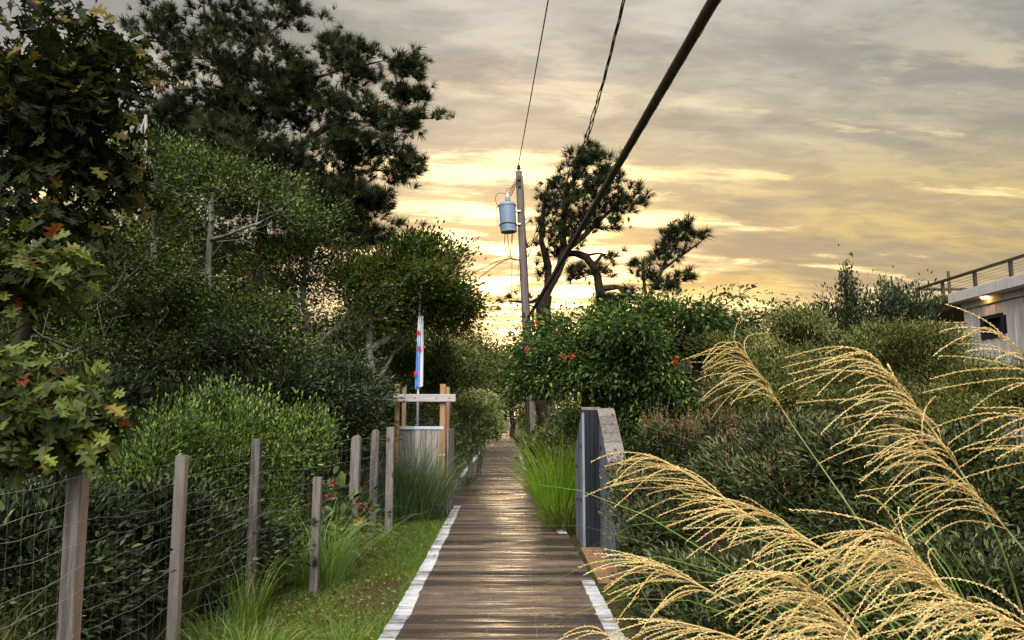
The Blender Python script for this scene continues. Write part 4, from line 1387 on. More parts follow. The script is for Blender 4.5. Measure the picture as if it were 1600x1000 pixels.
# ------------------------------------------------------------------ oak reaching in from the left
ob = np.array([-4.7, 5.9, 0])
broadleaf('oak_tree', 'lobed leaf oak overhanging the fence, lower twigs turning yellow and orange', 'oak tree', ob,
          [(np.array([[-4.7, 5.9, -.1], [-4.8, 5.9, 1.2], [-5.0, 5.9, 2.6], [-5.3, 5.8, 4.0]]), .15, .04),
           (np.array([[-4.7, 5.9, 1.3], [-4.2, 5.2, 1.9], [-3.4, 4.6, 2.1], [-2.75, 4.25, 2.0]]), .06, .012),
           (np.array([[-4.65, 5.95, 1.9], [-4.2, 5.2, 2.6], [-3.5, 4.6, 2.9], [-2.9, 4.4, 2.6]]), .05, .012)],
          [(40, 430, 4.5, 70, 38, .4), (-5, 270, 4.8, 26, 45, .3), (0, 490, 4.4, 60, 55, .4), (40, 600, 4.2, 80, 50, .45), (85, 660, 4.1, 42, 55, .3), (15, 690, 4.2, 60, 45, .4)],
          200, 9, .10, .112, 1.0, M['oak'], M['darkbark'], 301, T=T_OAK, shell=.2, gap=.12, gf=5, up=-.1, droop=.35, jit=.7, tip=.004, step=.2, tintspread=.34, bare=.15)
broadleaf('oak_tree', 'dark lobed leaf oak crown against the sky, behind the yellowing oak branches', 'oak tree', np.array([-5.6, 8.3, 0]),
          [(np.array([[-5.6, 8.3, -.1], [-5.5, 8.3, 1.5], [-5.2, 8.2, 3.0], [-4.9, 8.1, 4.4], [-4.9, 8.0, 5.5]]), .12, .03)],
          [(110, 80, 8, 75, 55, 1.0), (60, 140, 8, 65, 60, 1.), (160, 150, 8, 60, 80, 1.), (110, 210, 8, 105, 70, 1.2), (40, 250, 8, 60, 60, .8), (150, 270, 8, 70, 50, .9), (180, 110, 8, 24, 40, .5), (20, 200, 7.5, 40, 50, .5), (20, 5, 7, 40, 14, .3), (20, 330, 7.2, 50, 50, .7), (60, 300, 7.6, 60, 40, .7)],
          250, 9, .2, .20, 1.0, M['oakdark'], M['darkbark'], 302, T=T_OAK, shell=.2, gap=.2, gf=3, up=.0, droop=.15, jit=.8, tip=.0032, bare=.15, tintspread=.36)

# ------------------------------------------------------------------ small-leaved trees in the thicket
def tree_at(px, Y): return W(px, 700, Y) * [1, 1, 0]
broadleaf('thicket_tree', 'small leaved grey limbed tree behind the oak branches', 'tree', tree_at(215, 11.5),
          [(px_poly([(225, 800, 11.5), (232, 640, 11.5), (240, 480, 11.5), (243, 380, 11.5), (240, 300, 11.5), (230, 230, 11.5), (228, 180, 11.5)]), .08, .025),
           (px_poly([(240, 480, 11.5), (200, 420, 11.2), (130, 390, 11), (80, 392, 11)]), .05, .012),
           (px_poly([(236, 540, 11.5), (170, 520, 11), (90, 560, 10.5)]), .05, .012)],
          [(190, 310, 11.5, 90, 55, 1.2), (130, 400, 11.5, 120, 60, 1.3), (230, 420, 11, 90, 70, 1.3), (60, 470, 11, 90, 60, 1.2), (180, 500, 11, 120, 60, 1.3), (60, 340, 12.5, 80, 40, 1.), (250, 350, 11.8, 70, 60, 1.), (200, 260, 12.5, 60, 40, 1.), (110, 570, 10.5, 120, 60, 1.)],
          760, 42, .2, .075, .55, M['smallleaf'], M['palebark'], 303, gap=.2, gf=1.7, bare=.12, tip=.0028)
broadleaf('thicket_tree', 'small leaved tree with a pale split snag, under the tall pine', 'tree', tree_at(330, 12.5),
          [(px_poly([(318, 800, 12.5), (322, 660, 12.5), (328, 540, 12.5), (325, 420, 12.5), (330, 360, 12.5), (328, 290, 12.5), (345, 275, 12.5)]), .10, .03),
           (px_poly([(325, 380, 12.5), (370, 362, 12.3), (400, 350, 12)]), .04, .012), (px_poly([(325, 560, 12.5), (380, 540, 12), (440, 560, 11.6)]), .05, .012)],
          [(320, 290, 12.5, 80, 45, 1.2), (390, 290, 13, 80, 40, 1.2), (450, 350, 13, 70, 45, 1.2), (270, 250, 13, 60, 40, 1.), (380, 340, 12.8, 90, 50, 1.2), (300, 380, 12.5, 90, 60, 1.4), (390, 380, 12.5, 70, 45, 1.2), (330, 460, 12, 110, 55, 1.4), (420, 470, 12, 50, 30, 1.), (300, 550, 11.5, 110, 60, 1.2), (420, 560, 11.5, 80, 55, 1.2)],
          820, 42, .2, .075, .55, M['smallleaf'], M['palebark'], 304, gap=.24, gf=1.7, bare=.12, tip=.0028)
broadleaf('thicket_tree', 'thinly leaved tree with sunset glow between its leaves, right of the pale snag', 'tree', tree_at(480, 14),
          [(px_poly([(470, 790, 14), (475, 640, 14), (480, 520, 14), (470, 440, 14), (490, 380, 14)]), .10, .03),
           (px_poly([(476, 560, 14), (540, 500, 14), (580, 440, 14)]), .06, .015), (px_poly([(476, 580, 14), (430, 500, 14), (410, 440, 14)]), .06, .015)],
          [(470, 420, 14, 100, 40, 1.4), (540, 440, 14, 70, 45, 1.2), (420, 430, 14, 60, 40, 1.2), (520, 500, 14, 90, 30, 1.3), (440, 505, 14, 80, 26, 1.3), (590, 480, 14, 40, 35, .8), (500, 400, 14, 60, 26, 1.), (560, 410, 14.2, 50, 30, 1.)],
          300, 28, .2, .085, .55, M['tupelo'], M['bark'], 305, gap=.16, gf=2.2, bare=.3, tip=.0028)
broadleaf('round_tree', 'round headed green tree leaning toward the flagpole from the thicket', 'tree', tree_at(600, 14.5),
          [(px_poly([(590, 790, 14.5), (588, 640, 14.5), (578, 560, 14.5), (572, 500, 14.5), (590, 450, 14.5), (640, 410, 14.5), (690, 390, 14.5)]), .12, .03),
           (px_poly([(578, 545, 14.5), (620, 520, 14.8), (680, 490, 14.6), (730, 480, 14.6)]), .06, .015), (px_poly([(585, 600, 14.5), (610, 560, 15), (630, 540, 15.3)]), .05, .015)],
          [(670, 385, 14.5, 55, 30, 1.0), (715, 410, 14.5, 30, 30, .8), (640, 430, 14.5, 60, 40, 1.2), (700, 450, 14.5, 45, 30, 1.), (735, 470, 14.5, 22, 24, .6), (650, 475, 14.8, 85, 30, 1.2), (590, 500, 14.8, 50, 45, 1.2), (710, 495, 14.6, 34, 18, .7), (590, 545, 15.2, 50, 40, .8), (600, 410, 14.5, 40, 24, .8), (565, 450, 14.8, 40, 40, .9), (620, 390, 14.5, 24, 18, .7)],
          600, 34, .18, .095, .55, M['tupelo'], M['palebark'], 306, gap=.2, gf=2.2, bare=.06, tip=.0028)

# dense dark evergreens low in the thicket
for k, (lab, px, Y, bl, mt) in enumerate([
        ('dark glossy evergreen shrub behind the oak branches, at the left edge of the thicket', 90, 9.2, [(80, 640, 9.2, 120, 75, 1.0), (150, 730, 9.0, 90, 80, .9), (30, 760, 8.6, 90, 90, .9)], 'rhodo'),
        ('dark glossy evergreen shrub under the pale snag tree', 260, 10.5, [(250, 600, 10.5, 110, 60, 1.1), (290, 680, 10.3, 110, 80, 1.)], 'rhodo'),
        ('broad dark evergreen shrub under the glowing thin leaved tree', 440, 11.2, [(450, 560, 11.2, 120, 55, 1.2), (420, 640, 11, 110, 70, 1.1), (500, 660, 11.2, 80, 90, 1.)], 'rhodo'),
        ('dark evergreen shrub just left of the board enclosure', 540, 12.2, [(540, 620, 12.6, 44, 70, .9), (545, 700, 12, 40, 60, .8)], 'rhodo'),
        ('added dark leafy shrub deepening the shade against the wire mesh at the left edge', 40, 5.8, [(40, 860, 5.8, 110, 70, .5), (120, 930, 5.4, 70, 50, .4), (-60, 900, 5.4, 80, 80, .5)], 'rhodo'),  # undergrowth added to darken the ground behind the fence
        ('added dark leafy shrub deepening the shade between the first and second fence posts', 230, 6.6, [(225, 880, 6.6, 70, 50, .5), (260, 820, 6.9, 60, 50, .5), (340, 860, 7.2, 50, 50, .5)], 'rhodo'),  # second added leaf mass, standing in for deep shade
        ('tall dark leafy shrub behind the flag', 670, 16.5, [(660, 560, 17, 50, 50, 1.1), (690, 610, 17.5, 45, 60, 1.1), (640, 620, 16.5, 50, 60, 1.)], 'smallleaf')]):
    b = tree_at(px, Y); tz = max(W(q[0], q[1], q[2])[2] for q in bl)
    broadleaf('evergreen_shrub', lab, 'shrub', b, [(np.array([b + [dx, dy, -.05], b + [dx * 2.2, dy * 2, min(1.0, .5 * tz)], b + [dx * 3.0, dy * 2, min(1.8, .8 * tz)]]), .03, .01) for dx, dy in ((-.2, 0), (.15, .1), (0, -.15))],
              bl, 420, 34, .17, .095, .42, M[mt], M['bark'], 320 + k, gap=.14, gf=2.4, tip=.0022, T=T_LANCE, shell=.35)

# bright bayberry behind the fence
for k, (lab, px, Y, bl) in enumerate([
        ('bright green bayberry shrub behind the nearest fence posts', 240, 7.6, [(235, 740, 7.6, 75, 70, .6), (280, 700, 7.9, 65, 55, .6), (215, 830, 7.2, 70, 70, .6)]),
        ('tall bright green bayberry shrub rising highest behind the fence', 350, 8.4, [(350, 690, 8.4, 80, 75, .7), (340, 640, 8.5, 40, 35, .5), (400, 660, 8.6, 40, 50, .5), (370, 770, 8.2, 80, 60, .7)]),
        ('bright green bayberry shrub arching over the short fence post', 460, 8.9, [(460, 695, 8.9, 60, 50, .6), (500, 690, 9.1, 28, 30, .4), (440, 750, 8.7, 60, 50, .6)])]):
    b = tree_at(px, Y)
    broadleaf('bayberry_shrub', lab, 'shrub', b, [(np.array([b + [dx, dy, -.05], b + [dx * 2.5, dy * 2, .6], b + [dx * 3.5, dy * 2, 1.0]]), .010, .004) for dx, dy in ((-.15, 0), (.15, .1), (0, -.1))],
              bl, 380, 34, .085, .062, .42, M['bay'], M['bark'], 340 + k, gap=.16, gf=4, tip=.0016, shell=.45, up=.75, outw=.7, step=.16, group='bayberry shrubs along the fence', squash=1.7, frag=9)

# ------------------------------------------------------------------ background wood: three kinds copied
def proto_tree(name, label, seed, h, r, leafm, group):
    rng = np.random.default_rng(seed)
    t = thing(name, label, 'tree', (0, 0, 0), group)
    bl = []
    for q in range(9):
        a = rng.random() * 6.28; rr = r * .55 * math.sqrt(rng.random()); z = h * rng.uniform(.32, .86)
        bl.append((np.array([rr * math.cos(a), rr * math.sin(a), z]), np.array([r * .5, r * .5, h * .17]) * rng.uniform(.8, 1.2)))
    n = 240
    pk = rng.integers(0, len(bl), n); C = np.array([b[0] for b in bl])[pk]; R = np.array([b[1] for b in bl])[pk]
    P = C + R * nrm(rng.normal(0, 1, (n, 3))) * rng.uniform(.55, 1, (n, 1))
    g = Geo()
    grow(g, [(np.array([[0, 0, -.2], [.1, 0, h * .3], [-.1, .1, h * .6], [0, 0, h * .85]]), .16, .04)], P, rng, .5, .01, .13)
    g.build('trunk', [M['darkbark']], t)
    per = 34; k = np.repeat(np.arange(n), per)
    off = rng.normal(0, 1, (n * per, 3)) * np.array([.34, .34, .24])
    d = nrm(off) + rng.normal(0, .4, (n * per, 3)) + np.array([0, 0, .3])
    g = Geo()
    leaves(g, T_DIAMOND, P[k] + off, d, .15 * rng.uniform(.6, 1.3, n * per), .6, rng, .6, 0, np.clip(.45 + rng.normal(0, .17, n)[k] + rng.normal(0, .15, n * per), 0, 1))
    g.build('crown', [leafm], t)
    return t


GR = 'trees of the wood beyond the boardwalk'
pr = [proto_tree('wood_tree', 'dark green leafy tree in the wood closing the view behind path and thicket', 401, 7.0, 2.6, M['smallleaf'], GR),
      proto_tree('wood_tree', 'dark green leafy tree in the wood closing the view behind path and thicket', 402, 6.2, 3.0, M['olive'], GR),
      proto_tree('wood_tree', 'dark green leafy tree in the wood closing the view behind path and thicket', 403, 7.6, 2.3, M['tupelo'], GR)]
rng = np.random.default_rng(77)
spots = []
def spot(px, top, Y, k=None):
    z = W(px, top, Y)[2]
    kk = rng.integers(0, 3) if k is None else k
    spots.append((W(px, 600, Y)[0], Y, z / (7.0, 6.2, 7.6)[kk], kk))
for px, top, Y in [(700, 520, 50), (742, 512, 56), (775, 520, 60), (800, 530, 54), (830, 540, 52), (722, 545, 38), (690, 530, 34), (860, 540, 48), (900, 530, 45), (950, 520, 44), (1000, 515, 42), (1050, 510, 40), (1110, 508, 40), (1170, 505, 38), (1240, 500, 36), (1310, 490, 34), (1390, 490, 32), (1460, 480, 34),
                   (765, 575, 100), (790, 570, 104), (778, 590, 99), (812, 575, 98), (745, 570, 97), (190, 290, 17.5), (290, 300, 18.5), (110, 340, 18), (20, 330, 17), (255, 330, 16.5), (560, 440, 24), (610, 460, 23), (655, 480, 30), (600, 470, 28), (540, 500, 30), (470, 505, 28), (400, 500, 26), (330, 480, 24), (270, 440, 22), (200, 420, 22), (130, 420, 21), (60, 400, 20), (-20, 380, 20), (520, 540, 20), (440, 530, 19), (350, 520, 18.5), (250, 500, 18), (150, 480, 17), (50, 470, 17), (-60, 420, 16)]:
    spot(px, top, Y)
first = [True] * 3
for (x, y, s, k) in spots:
    if first[k]:
        pr[k].location = (x, y, 0); pr[k].scale = (s, s, s); first[k] = False
    else:
        dup(pr[k], (x, y, 0), rng.random() * 6.28, s)

# low shrubs lining the far boardwalk
GS = 'low shrubs lining the far boardwalk'
def proto_shrub(seed, leafm, lab):
    rng = np.random.default_rng(seed)
    t = thing('path_shrub', lab, 'shrub', (0, 0, 0), GS)
    n = 130
    P = nrm(rng.normal(0, 1, (n, 3))) * rng.uniform(.5, 1, (n, 1)) * np.array([.6, .6, .55]) + np.array([0, 0, .62])
    P += rng.normal(0, .1, P.shape)
    g = Geo()
    grow(g, [(np.array([[0, 0, -.05], [.03, 0, .3], [0, .03, .6]]), .03, .012)], P, rng, .16, .005, .13)
    g.build('stem', [M['bark']], t)
    per = 22; k = np.repeat(np.arange(n), per); off = rng.normal(0, .1, (n * per, 3))
    d = nrm(off) + rng.normal(0, .4, (n * per, 3)) + np.array([0, 0, .5])
    g = Geo(); leaves(g, T_OVATE, P[k] + off, d, .085 * rng.uniform(.6, 1.3, n * per), .5, rng, .6, 0, np.clip(.45 + rng.normal(0, .18, n)[k] + rng.normal(0, .15, n * per), 0, 1))
    g.build('foliage', [leafm], t)
    return t
LS = 'low rounded green shrub beside the far boardwalk beyond the bins'
ps = [proto_shrub(411, M['olive'], LS), proto_shrub(412, M['vine'], LS), proto_shrub(413, M['smallleaf'], LS)]
first = [True] * 3
k = 0
for Y in (24, 27, 31, 36, 42, 50, 60, 72):
    e = path_edges(Y)
    for s in (-1, 1):
        if s > 0 and Y < 26: continue
        x = (e[0] - 1.25 - rng.random() * .3) if s < 0 else (e[1] + 1.25 + rng.random() * .4)
        sc = rng.uniform(1.15, 1.7)
        q = k % 3; k += 1
        if first[q]: ps[q].location = (x, Y, path_z(Y) - .02); ps[q].scale = (sc,) * 3; first[q] = False
        else: dup(ps[q], (x, Y, path_z(Y) - .02), rng.random() * 6, sc)
for (x, Y, sc) in ((1.5, 17.0, 1.0), (2.2, 18.5, 1.3), (1.4, 20.5, .95), (1.2, 19.0, 1.35), (2.4, 15.0, 1.2), (3.2, 16.5, 1.4), (4.2, 20, 1.7), (3.0, 24, 1.8), (1.7, 13.6, .85)):
    dup(ps[k % 3], (x, Y, -.02), rng.random() * 6, sc); k += 1

# pale flowering bush beside the enclosure
b = tree_at(735, 18.5)
t, C = broadleaf('flowering_bush', 'pale green bush with cream flower heads past the board enclosure', 'bush', b, [(np.array([b + [dx, dy, -.05], b + [dx * 2, dy * 2, 1.0], b + [dx * 3, dy * 2, 1.7]]), .03, .01) for dx, dy in ((-.2, 0), (.15, .1), (0, -.15))],
          [(735, 645, 18.5, 38, 36, .8), (715, 680, 18, 34, 50, .8), (748, 680, 18.5, 26, 40, .7), (770, 645, 20, 14, 30, .5)], 330, 26, .12, .10, .5, M['pale'], M['bark'], 421, gap=.05, gf=3, up=.6, ret=True)
rng = np.random.default_rng(9)
g = Geo(); sel = C[(C[:, 2] > 1.25)]
sel = sel[rng.random(len(sel)) < .6]
kk = np.repeat(np.arange(len(sel)), 30); off = rng.normal(0, .05, (len(kk), 3)) * [1, 1, 1.3]
leaves(g, T_OVATE, sel[kk] + off + [0, -.05, .1], nrm(off) + [0, 0, .2], .035, .9, rng, 1, 0, np.clip(rng.random(len(kk)) * .6 + rng.random(len(sel))[kk] * .45, 0, 1))
tag(g.build('blossom', [M['bloom']], t), kind='stuff')

# ------------------------------------------------------------------ arbour with trumpet vine
def build_arbour():
    t = thing('arbour', 'dark timber arbour on square posts, almost buried under the trumpet vine', 'arbour', (1.6, 11.5, 0))
    xs_ = [W(916, 630, 11.0)[0], 3.1]; ysr = [11.6, 13.0]
    for (x, y) in ((W(916, 630, 11.6)[0], 11.6), (W(938, 640, 13.2)[0], 13.2), (2.75, 11.4), (2.9, 13.2)):
        g = Geo(); beam(g, (x, y, -.05), (x, y, 2.55), .14, .14, 0, .3, ch=.012); g.build('post', [M['darktimber']], t)
    for y in (11.5, 13.2):
        g = Geo(); beam(g, (.2, y, 2.62), (3.4, y, 2.62), .06, .14, 0, .3, side=(0, 1, 0)); g.build('beam', [M['darktimber']], t)
    for x in (.4, .9, 1.4, 1.9, 2.4, 2.9, 3.3):
        g = Geo(); beam(g, (x, 11.0, 2.73), (x, 13.8, 2.73), .05, .08, 0, .3); g.build('rafter', [M['darktimber']], t)


M['darktimber'] = rough_mat('dark_brown_timber', (.03, .017, .011), (.075, .045, .03), (20, 20, 2), .8, .4)
build_arbour()
Yv = 11.0
vb = [(830, 590, Yv, 40, 40, .6), (850, 540, Yv + .3, 40, 34, .7), (900, 540, Yv, 65, 38, .9), (960, 530, Yv, 70, 45, 1.), (1030, 530, Yv, 70, 46, 1.), (1085, 545, Yv, 50, 40, .8), (890, 585, Yv - .2, 60, 28, .7), (950, 590, Yv - .2, 60, 35, .7), (1010, 495, Yv + .4, 50, 28, .8), (950, 500, Yv + .5, 50, 22, .8),
      (1060, 590, Yv - .1, 50, 40, .8), (1010, 610, Yv, 50, 30, .7), (1110, 520, Yv + .5, 30, 30, .6), (970, 635, Yv + .2, 40, 25, .5), (860, 505, Yv + .5, 36, 16, .6), (1020, 650, Yv, 60, 30, .6), (1080, 640, Yv, 40, 40, .6), (1090, 520, Yv, 44, 34, .8), (1110, 560, Yv, 40, 40, .7), (1060, 505, Yv + .3, 44, 24, .7), (1000, 540, Yv - .2, 60, 40, .8)]
base = np.array([W(935, 700, 11.7)[0], 11.7, 0])
t, C = broadleaf('trumpet_vine', 'big green vine with orange trumpet flowers heaped over the dark arbour', 'vine', base,
                 [(np.array([base + [0, 0, -.05], base + [.1, 0, 1.2], base + [.0, -.1, 2.6]]), .06, .03), (np.array([base + [.9, -.2, -.05], base + [.8, -.2, 1.2], base + [1., -.2, 2.5]]), .05, .02),
                  (px_poly([(1050, 560, Yv), (1090, 510, Yv), (1130, 475, Yv), (1175, 450, Yv)]), .02, .006), (px_poly([(1090, 560, Yv + .4), (1150, 515, Yv + .4), (1200, 490, Yv + .4), (1235, 470, Yv + .4)]), .02, .006)],
                 vb + [(1120, 480, Yv, 18, 10, .2), (1150, 462, Yv, 20, 9, .2), (1180, 505, Yv + .4, 24, 12, .2), (1215, 485, Yv + .4, 16, 9, .2), (1130, 520, Yv + .4, 26, 14, .3), (1100, 495, Yv, 14, 12, .2)],
                 1250, 30, .15, .082, .5, M['vine'], M['darkbark'], 431, gap=.12, gf=2.6, tip=.004, up=-.05, droop=.2, outw=.9, shell=.5, ret=True, jit=.5, part='foliage', stemn='stem', pathw=.15)
# flowers, each a fan of trumpets
FT = []
an = np.linspace(0, 2 * PI, 6)[:-1]
V = [(0, .06 * math.cos(a), .06 * math.sin(a)) for a in an] + [(.55, .13 * math.cos(a), .13 * math.sin(a)) for a in an] + [(.95, .42 * math.cos(a), .42 * math.sin(a)) for a in an]
F = [[r * 5 + j, r * 5 + (j + 1) % 5, r * 5 + 5 + (j + 1) % 5, r * 5 + 5 + j] for r in range(2) for j in range(5)]
TT = (np.array(V), [np.array(F)])
for k, (px, py) in enumerate(((877, 558), (891, 558), (968, 582), (945, 538), (1015, 536), (1055, 564), (838, 503), (876, 520), (823, 548))):
    rng = np.random.default_rng(500 + k)
    c = W(px, py, Yv - .62 if k not in (6, 7) else Yv + .1)
    n = rng.integers(2, 5)
    d = nrm(rng.normal(0, .6, (n, 3)) + np.array([0, -.6, -.1]))
    X, Y_, Z = basis(d, np.array([0, 0, 1.]), rng, .3)
    s = .062 * rng.uniform(.7, 1.1, (n, 1))
    g = Geo(); inst(g, TT, np.tile(c, (n, 1)) + rng.normal(0, .02, (n, 3)), X * s, Y_ * s, Z * s, 0, rng.random(n), True)
    g.build('flower', [M['trumpet']], t)

# ------------------------------------------------------------------ right-hand shrubs
def shrub(name, lab, px, Y, bl, mt, seed, ncl, per, clr, L, wid, T=T_LANCE, up=.35, gap=.14, gf=3, stems=4, group=None, bark='stem', **kw):
    b = tree_at(px, Y)
    rr = np.random.default_rng(seed)
    tr = []
    for q in range(stems):
        a = rr.random() * 6.28; s = .18
        tr.append((np.array([b + [s * math.cos(a), s * math.sin(a), -.05], b + [2.2 * s * math.cos(a), 2.2 * s * math.sin(a), .5], b + [3.0 * s * math.cos(a), 3.0 * s * math.sin(a), .8]]), .009, .004))
    return broadleaf(name, lab, 'shrub', b, tr, bl, ncl, per, clr, L, wid, M[mt], M[bark], seed, T=T, up=up, gap=gap, gf=gf, step=.18, tip=.0016, group=group, ret=True, part='foliage', stemn='stem', **kw)


def spikes(t, C, seed, n, h=.16, zmin=1.0, matn='spike'):
    rng = np.random.default_rng(seed)
    sel = C[C[:, 2] > zmin]
    if len(sel) == 0: return
    p = sel[rng.integers(0, len(sel), n)] + rng.normal(0, .06, (n, 3))
    g = Geo()
    m = 16; k = np.repeat(np.arange(n), m)
    ax = nrm(rng.normal(0, .22, (n, 3)) + [0, 0, 1.])
    u = np.tile(np.linspace(0, 1, m), n)
    hh = h * rng.uniform(.6, 1.3, n)
    pos = p[k] + ax[k] * (u * hh[k])[:, None] + [0, 0, .05]
    d = nrm(rng.normal(0, .7, (len(k), 3)) + ax[k] * .9)
    leaves(g, T_DIAMOND, pos, d, .022 * (1.2 - u * .7), .7, rng, 1, 0, np.clip(rng.random(n)[k] * .6 + rng.random(len(k)) * .4, 0, 1))
    tag(g.build('seed_spikes', [M[matn]], t), kind='stuff')


t, C = shrub('lance_leaved_shrub', 'fine leaved green shrub pressed against the storage bin and boardwalk edge', 985, 7.4, [(985, 800, 7.6, 30, 60, .4), (1015, 860, 7.0, 46, 60, .5), (1035, 930, 6.4, 48, 50, .4)], 'vitex', 601, 420, 30, .085, .075, .26, gap=.08)
spikes(t, C, 1601, 60, .1, .8)
t, C = shrub('lance_leaved_shrub', 'tall shrub with rusty brown seed spikes behind the storage bin', 1075, 8.6, [(1070, 720, 8.6, 70, 50, .8), (1110, 690, 8.8, 50, 50, .7), (1040, 780, 8.3, 70, 70, .8), (1130, 760, 8.4, 60, 70, .8)], 'vitex', 602, 460, 32, .1, .095, .24, gap=.1)
spikes(t, C, 1602, 420, .2, 1.2)
t, C = shrub('lance_leaved_shrub', 'grey green lance leaved shrub among the golden plumes', 1190, 6.4, [(1180, 740, 6.4, 90, 70, .7), (1240, 700, 6.6, 70, 60, .6), (1150, 830, 6.0, 90, 70, .7), (1260, 800, 6.0, 80, 80, .7), (1240, 770, 5.8, 60, 50, .5), (1210, 760, 6.0, 60, 50, .5), (1270, 840, 5.4, 60, 60, .5)], 'vitex', 603, 700, 32, .1, .10, .22, gap=.12)
spikes(t, C, 1603, 160, .14, 1.1)
t, C = shrub('lance_leaved_shrub', 'deep green lance leaved shrub beneath the biggest golden plume', 1380, 5.6, [(1370, 740, 5.6, 90, 70, .6), (1440, 790, 5.3, 90, 80, .6), (1330, 840, 5.2, 90, 70, .6), (1520, 760, 5.6, 90, 90, .6), (1590, 820, 5.2, 70, 90, .6)], 'vitex', 604, 560, 32, .1, .10, .22, gap=.12)
t, C = shrub('lance_leaved_shrub', 'low dark shrub at the foot of the golden plumes by the boardwalk', 1120, 4.6, [(1090, 940, 4.8, 70, 50, .45), (1160, 960, 4.3, 100, 60, .5), (1260, 940, 4.3, 90, 70, .5)], 'vitex', 605, 380, 28, .1, .085, .25, gap=.16)
t, C = shrub('lance_leaved_shrub', 'low dark shrub under the plumes at the right bottom corner', 1450, 4.0, [(1420, 930, 4.2, 110, 80, .5), (1550, 930, 4.0, 90, 90, .5), (1350, 1020, 3.8, 110, 60, .5)], 'vitex', 606, 330, 28, .1, .085, .25, gap=.2)
t, C = shrub('olive_shrub', 'dense rounded olive shrub between the vine arbour and the golden plumes', 1200, 10, [(1190, 590, 10, 90, 55, 1.), (1150, 640, 9.6, 70, 50, .9), (1240, 640, 9.4, 90, 60, .9), (1230, 555, 10.4, 60, 34, .8), (1160, 535, 10.8, 60, 34, .8), (1210, 520, 11.2, 60, 26, .7), (1260, 530, 11, 40, 26, .6)], 'olive', 611, 820, 36, .1, .065, .45, T=T_OVATE, up=.6)
t, C = shrub('olive_shrub', 'wide olive shrub in front of the silhouetted twigs', 1350, 10.4, [(1340, 570, 10.4, 90, 55, 1.), (1400, 540, 10.8, 90, 45, 1.), (1330, 640, 9.8, 100, 60, .9), (1430, 610, 10, 90, 70, .9)], 'olive', 612, 700, 36, .1, .065, .45, T=T_OVATE, up=.6)
t, C = shrub('olive_shrub', 'olive shrub covering the foot of the grey house', 1520, 10, [(1490, 595, 10, 80, 50, .9), (1570, 590, 9.6, 80, 48, .9), (1480, 660, 9.2, 100, 70, .9), (1590, 660, 9.0, 80, 70, .8), (1455, 545, 11.2, 40, 22, .7)], 'olive', 613, 700, 36, .1, .065, .45, T=T_OVATE, up=.6)
t, C = shrub('olive_shrub', 'upright twiggy shrub, dark against the yellow sky left of the roof railing', 1330, 13, [(1325, 460, 13, 12, 32, .3), (1300, 490, 13, 20, 30, .4), (1345, 490, 13, 20, 30, .4), (1275, 510, 13, 14, 20, .4), (1370, 475, 13, 10, 26, .3), (1320, 520, 13, 60, 25, .8), (1385, 500, 13, 26, 26, .5)], 'rhodo', 614, 260, 20, .07, .085, .45, T=T_OVATE, up=.9, stems=6, gap=.05, squash=3.0, frag=4)
t, C = shrub('olive_shrub', 'loose twiggy shrub with single leaves showing dark beside the roof railing', 1430, 13.6, [(1405, 470, 13.6, 12, 20, .3), (1425, 480, 13.6, 16, 20, .4), (1450, 470, 13.6, 8, 24, .3), (1440, 500, 13.6, 40, 24, .7), (1395, 500, 13.6, 20, 20, .5)], 'rhodo', 615, 140, 16, .08, .095, .5, T=T_OVATE, up=.8, stems=6, gap=.05, squash=2.6, frag=4)
t, C = shrub('olive_shrub', 'scrubby green shrub showing under the vine behind the bins', 1010, 13.5, [(960, 650, 13.5, 50, 30, .8), (1040, 640, 13, 60, 40, .8), (890, 660, 14, 30, 30, .7)], 'vine', 616, 300, 28, .11, .07, .5, T=T_OVATE, up=.5)

# ------------------------------------------------------------------ grasses
tussock('ornamental_grass', 'bright lime green arching grass clump beside the bins', (W(868, 700, 12.0)[0] + .06, 12.3), .26, 620, 1.62, 0.014, 'lime', 701, droop=.55, spread=.30, lean=(.0, 0), tb=.5)
tussock('ornamental_grass', 'yellowing grass clump spilling low over the boardwalk edge beside the bins', (.78, 11.6), .2, 260, .72, 0.012, 'wild', 702, droop=.95, spread=.8, lean=(-.2, -.1))
tussock('ornamental_grass', 'pinkish brown feathery grass tuft past the lime green clump', (.62, 16.5), .28, 320, .9, 0.010, 'wild', 703, droop=.7, spread=.5, tb=.75)
tussock('ornamental_grass', 'pale brown grass tuft at the foot of the utility pole', (.75, 20.0), .3, 300, .95, 0.010, 'wild', 704, droop=.7, spread=.5, tb=.7)
tussock('ornamental_grass', 'blue green grass fountain in front of the board enclosure', (W(660, 760, 12.8)[0], 12.8), .3, 700, 1.5, 0.012, 'bluegrass', 705, droop=.6, spread=.45, tb=.5)
tussock('ornamental_grass', 'dark upright grass clump behind the last fence post', (W(628, 760, 12.6)[0] - .05, 12.5), .28, 480, 1.55, 0.012, 'bluegrass', 706, droop=.4, spread=.3, tb=.25)
tussock('ornamental_grass', 'dark trailing grass at the bend of the boardwalk', (-2.1, 16.6), .3, 420, .9, 0.011, 'bluegrass', 707, droop=.8, spread=.5, tb=.3)
tussock('meadow_grass', 'arching green grass clump by the short fence post', (-2.0, 8.1), .28, 420, 1.2, .009, 'reed', 708, droop=.85, spread=.55, tb=.45)
tussock('meadow_grass', 'yellow green upright grass clump behind the third fence post', (-2.75, 7.6), .3, 520, 1.15, .006, 'wild', 709, droop=.5, spread=.35)
tussock('meadow_grass', 'thin dry grass clump behind the second fence post', (-2.9, 6.3), .35, 380, 1.0, .005, 'wild', 710, droop=.5, spread=.35)
tussock('meadow_grass', 'pale dead grass clump inside the fence at the left edge', (-3.3, 4.9), .5, 380, .95, .005, 'wild', 711, droop=.6, spread=.4, tb=.35)
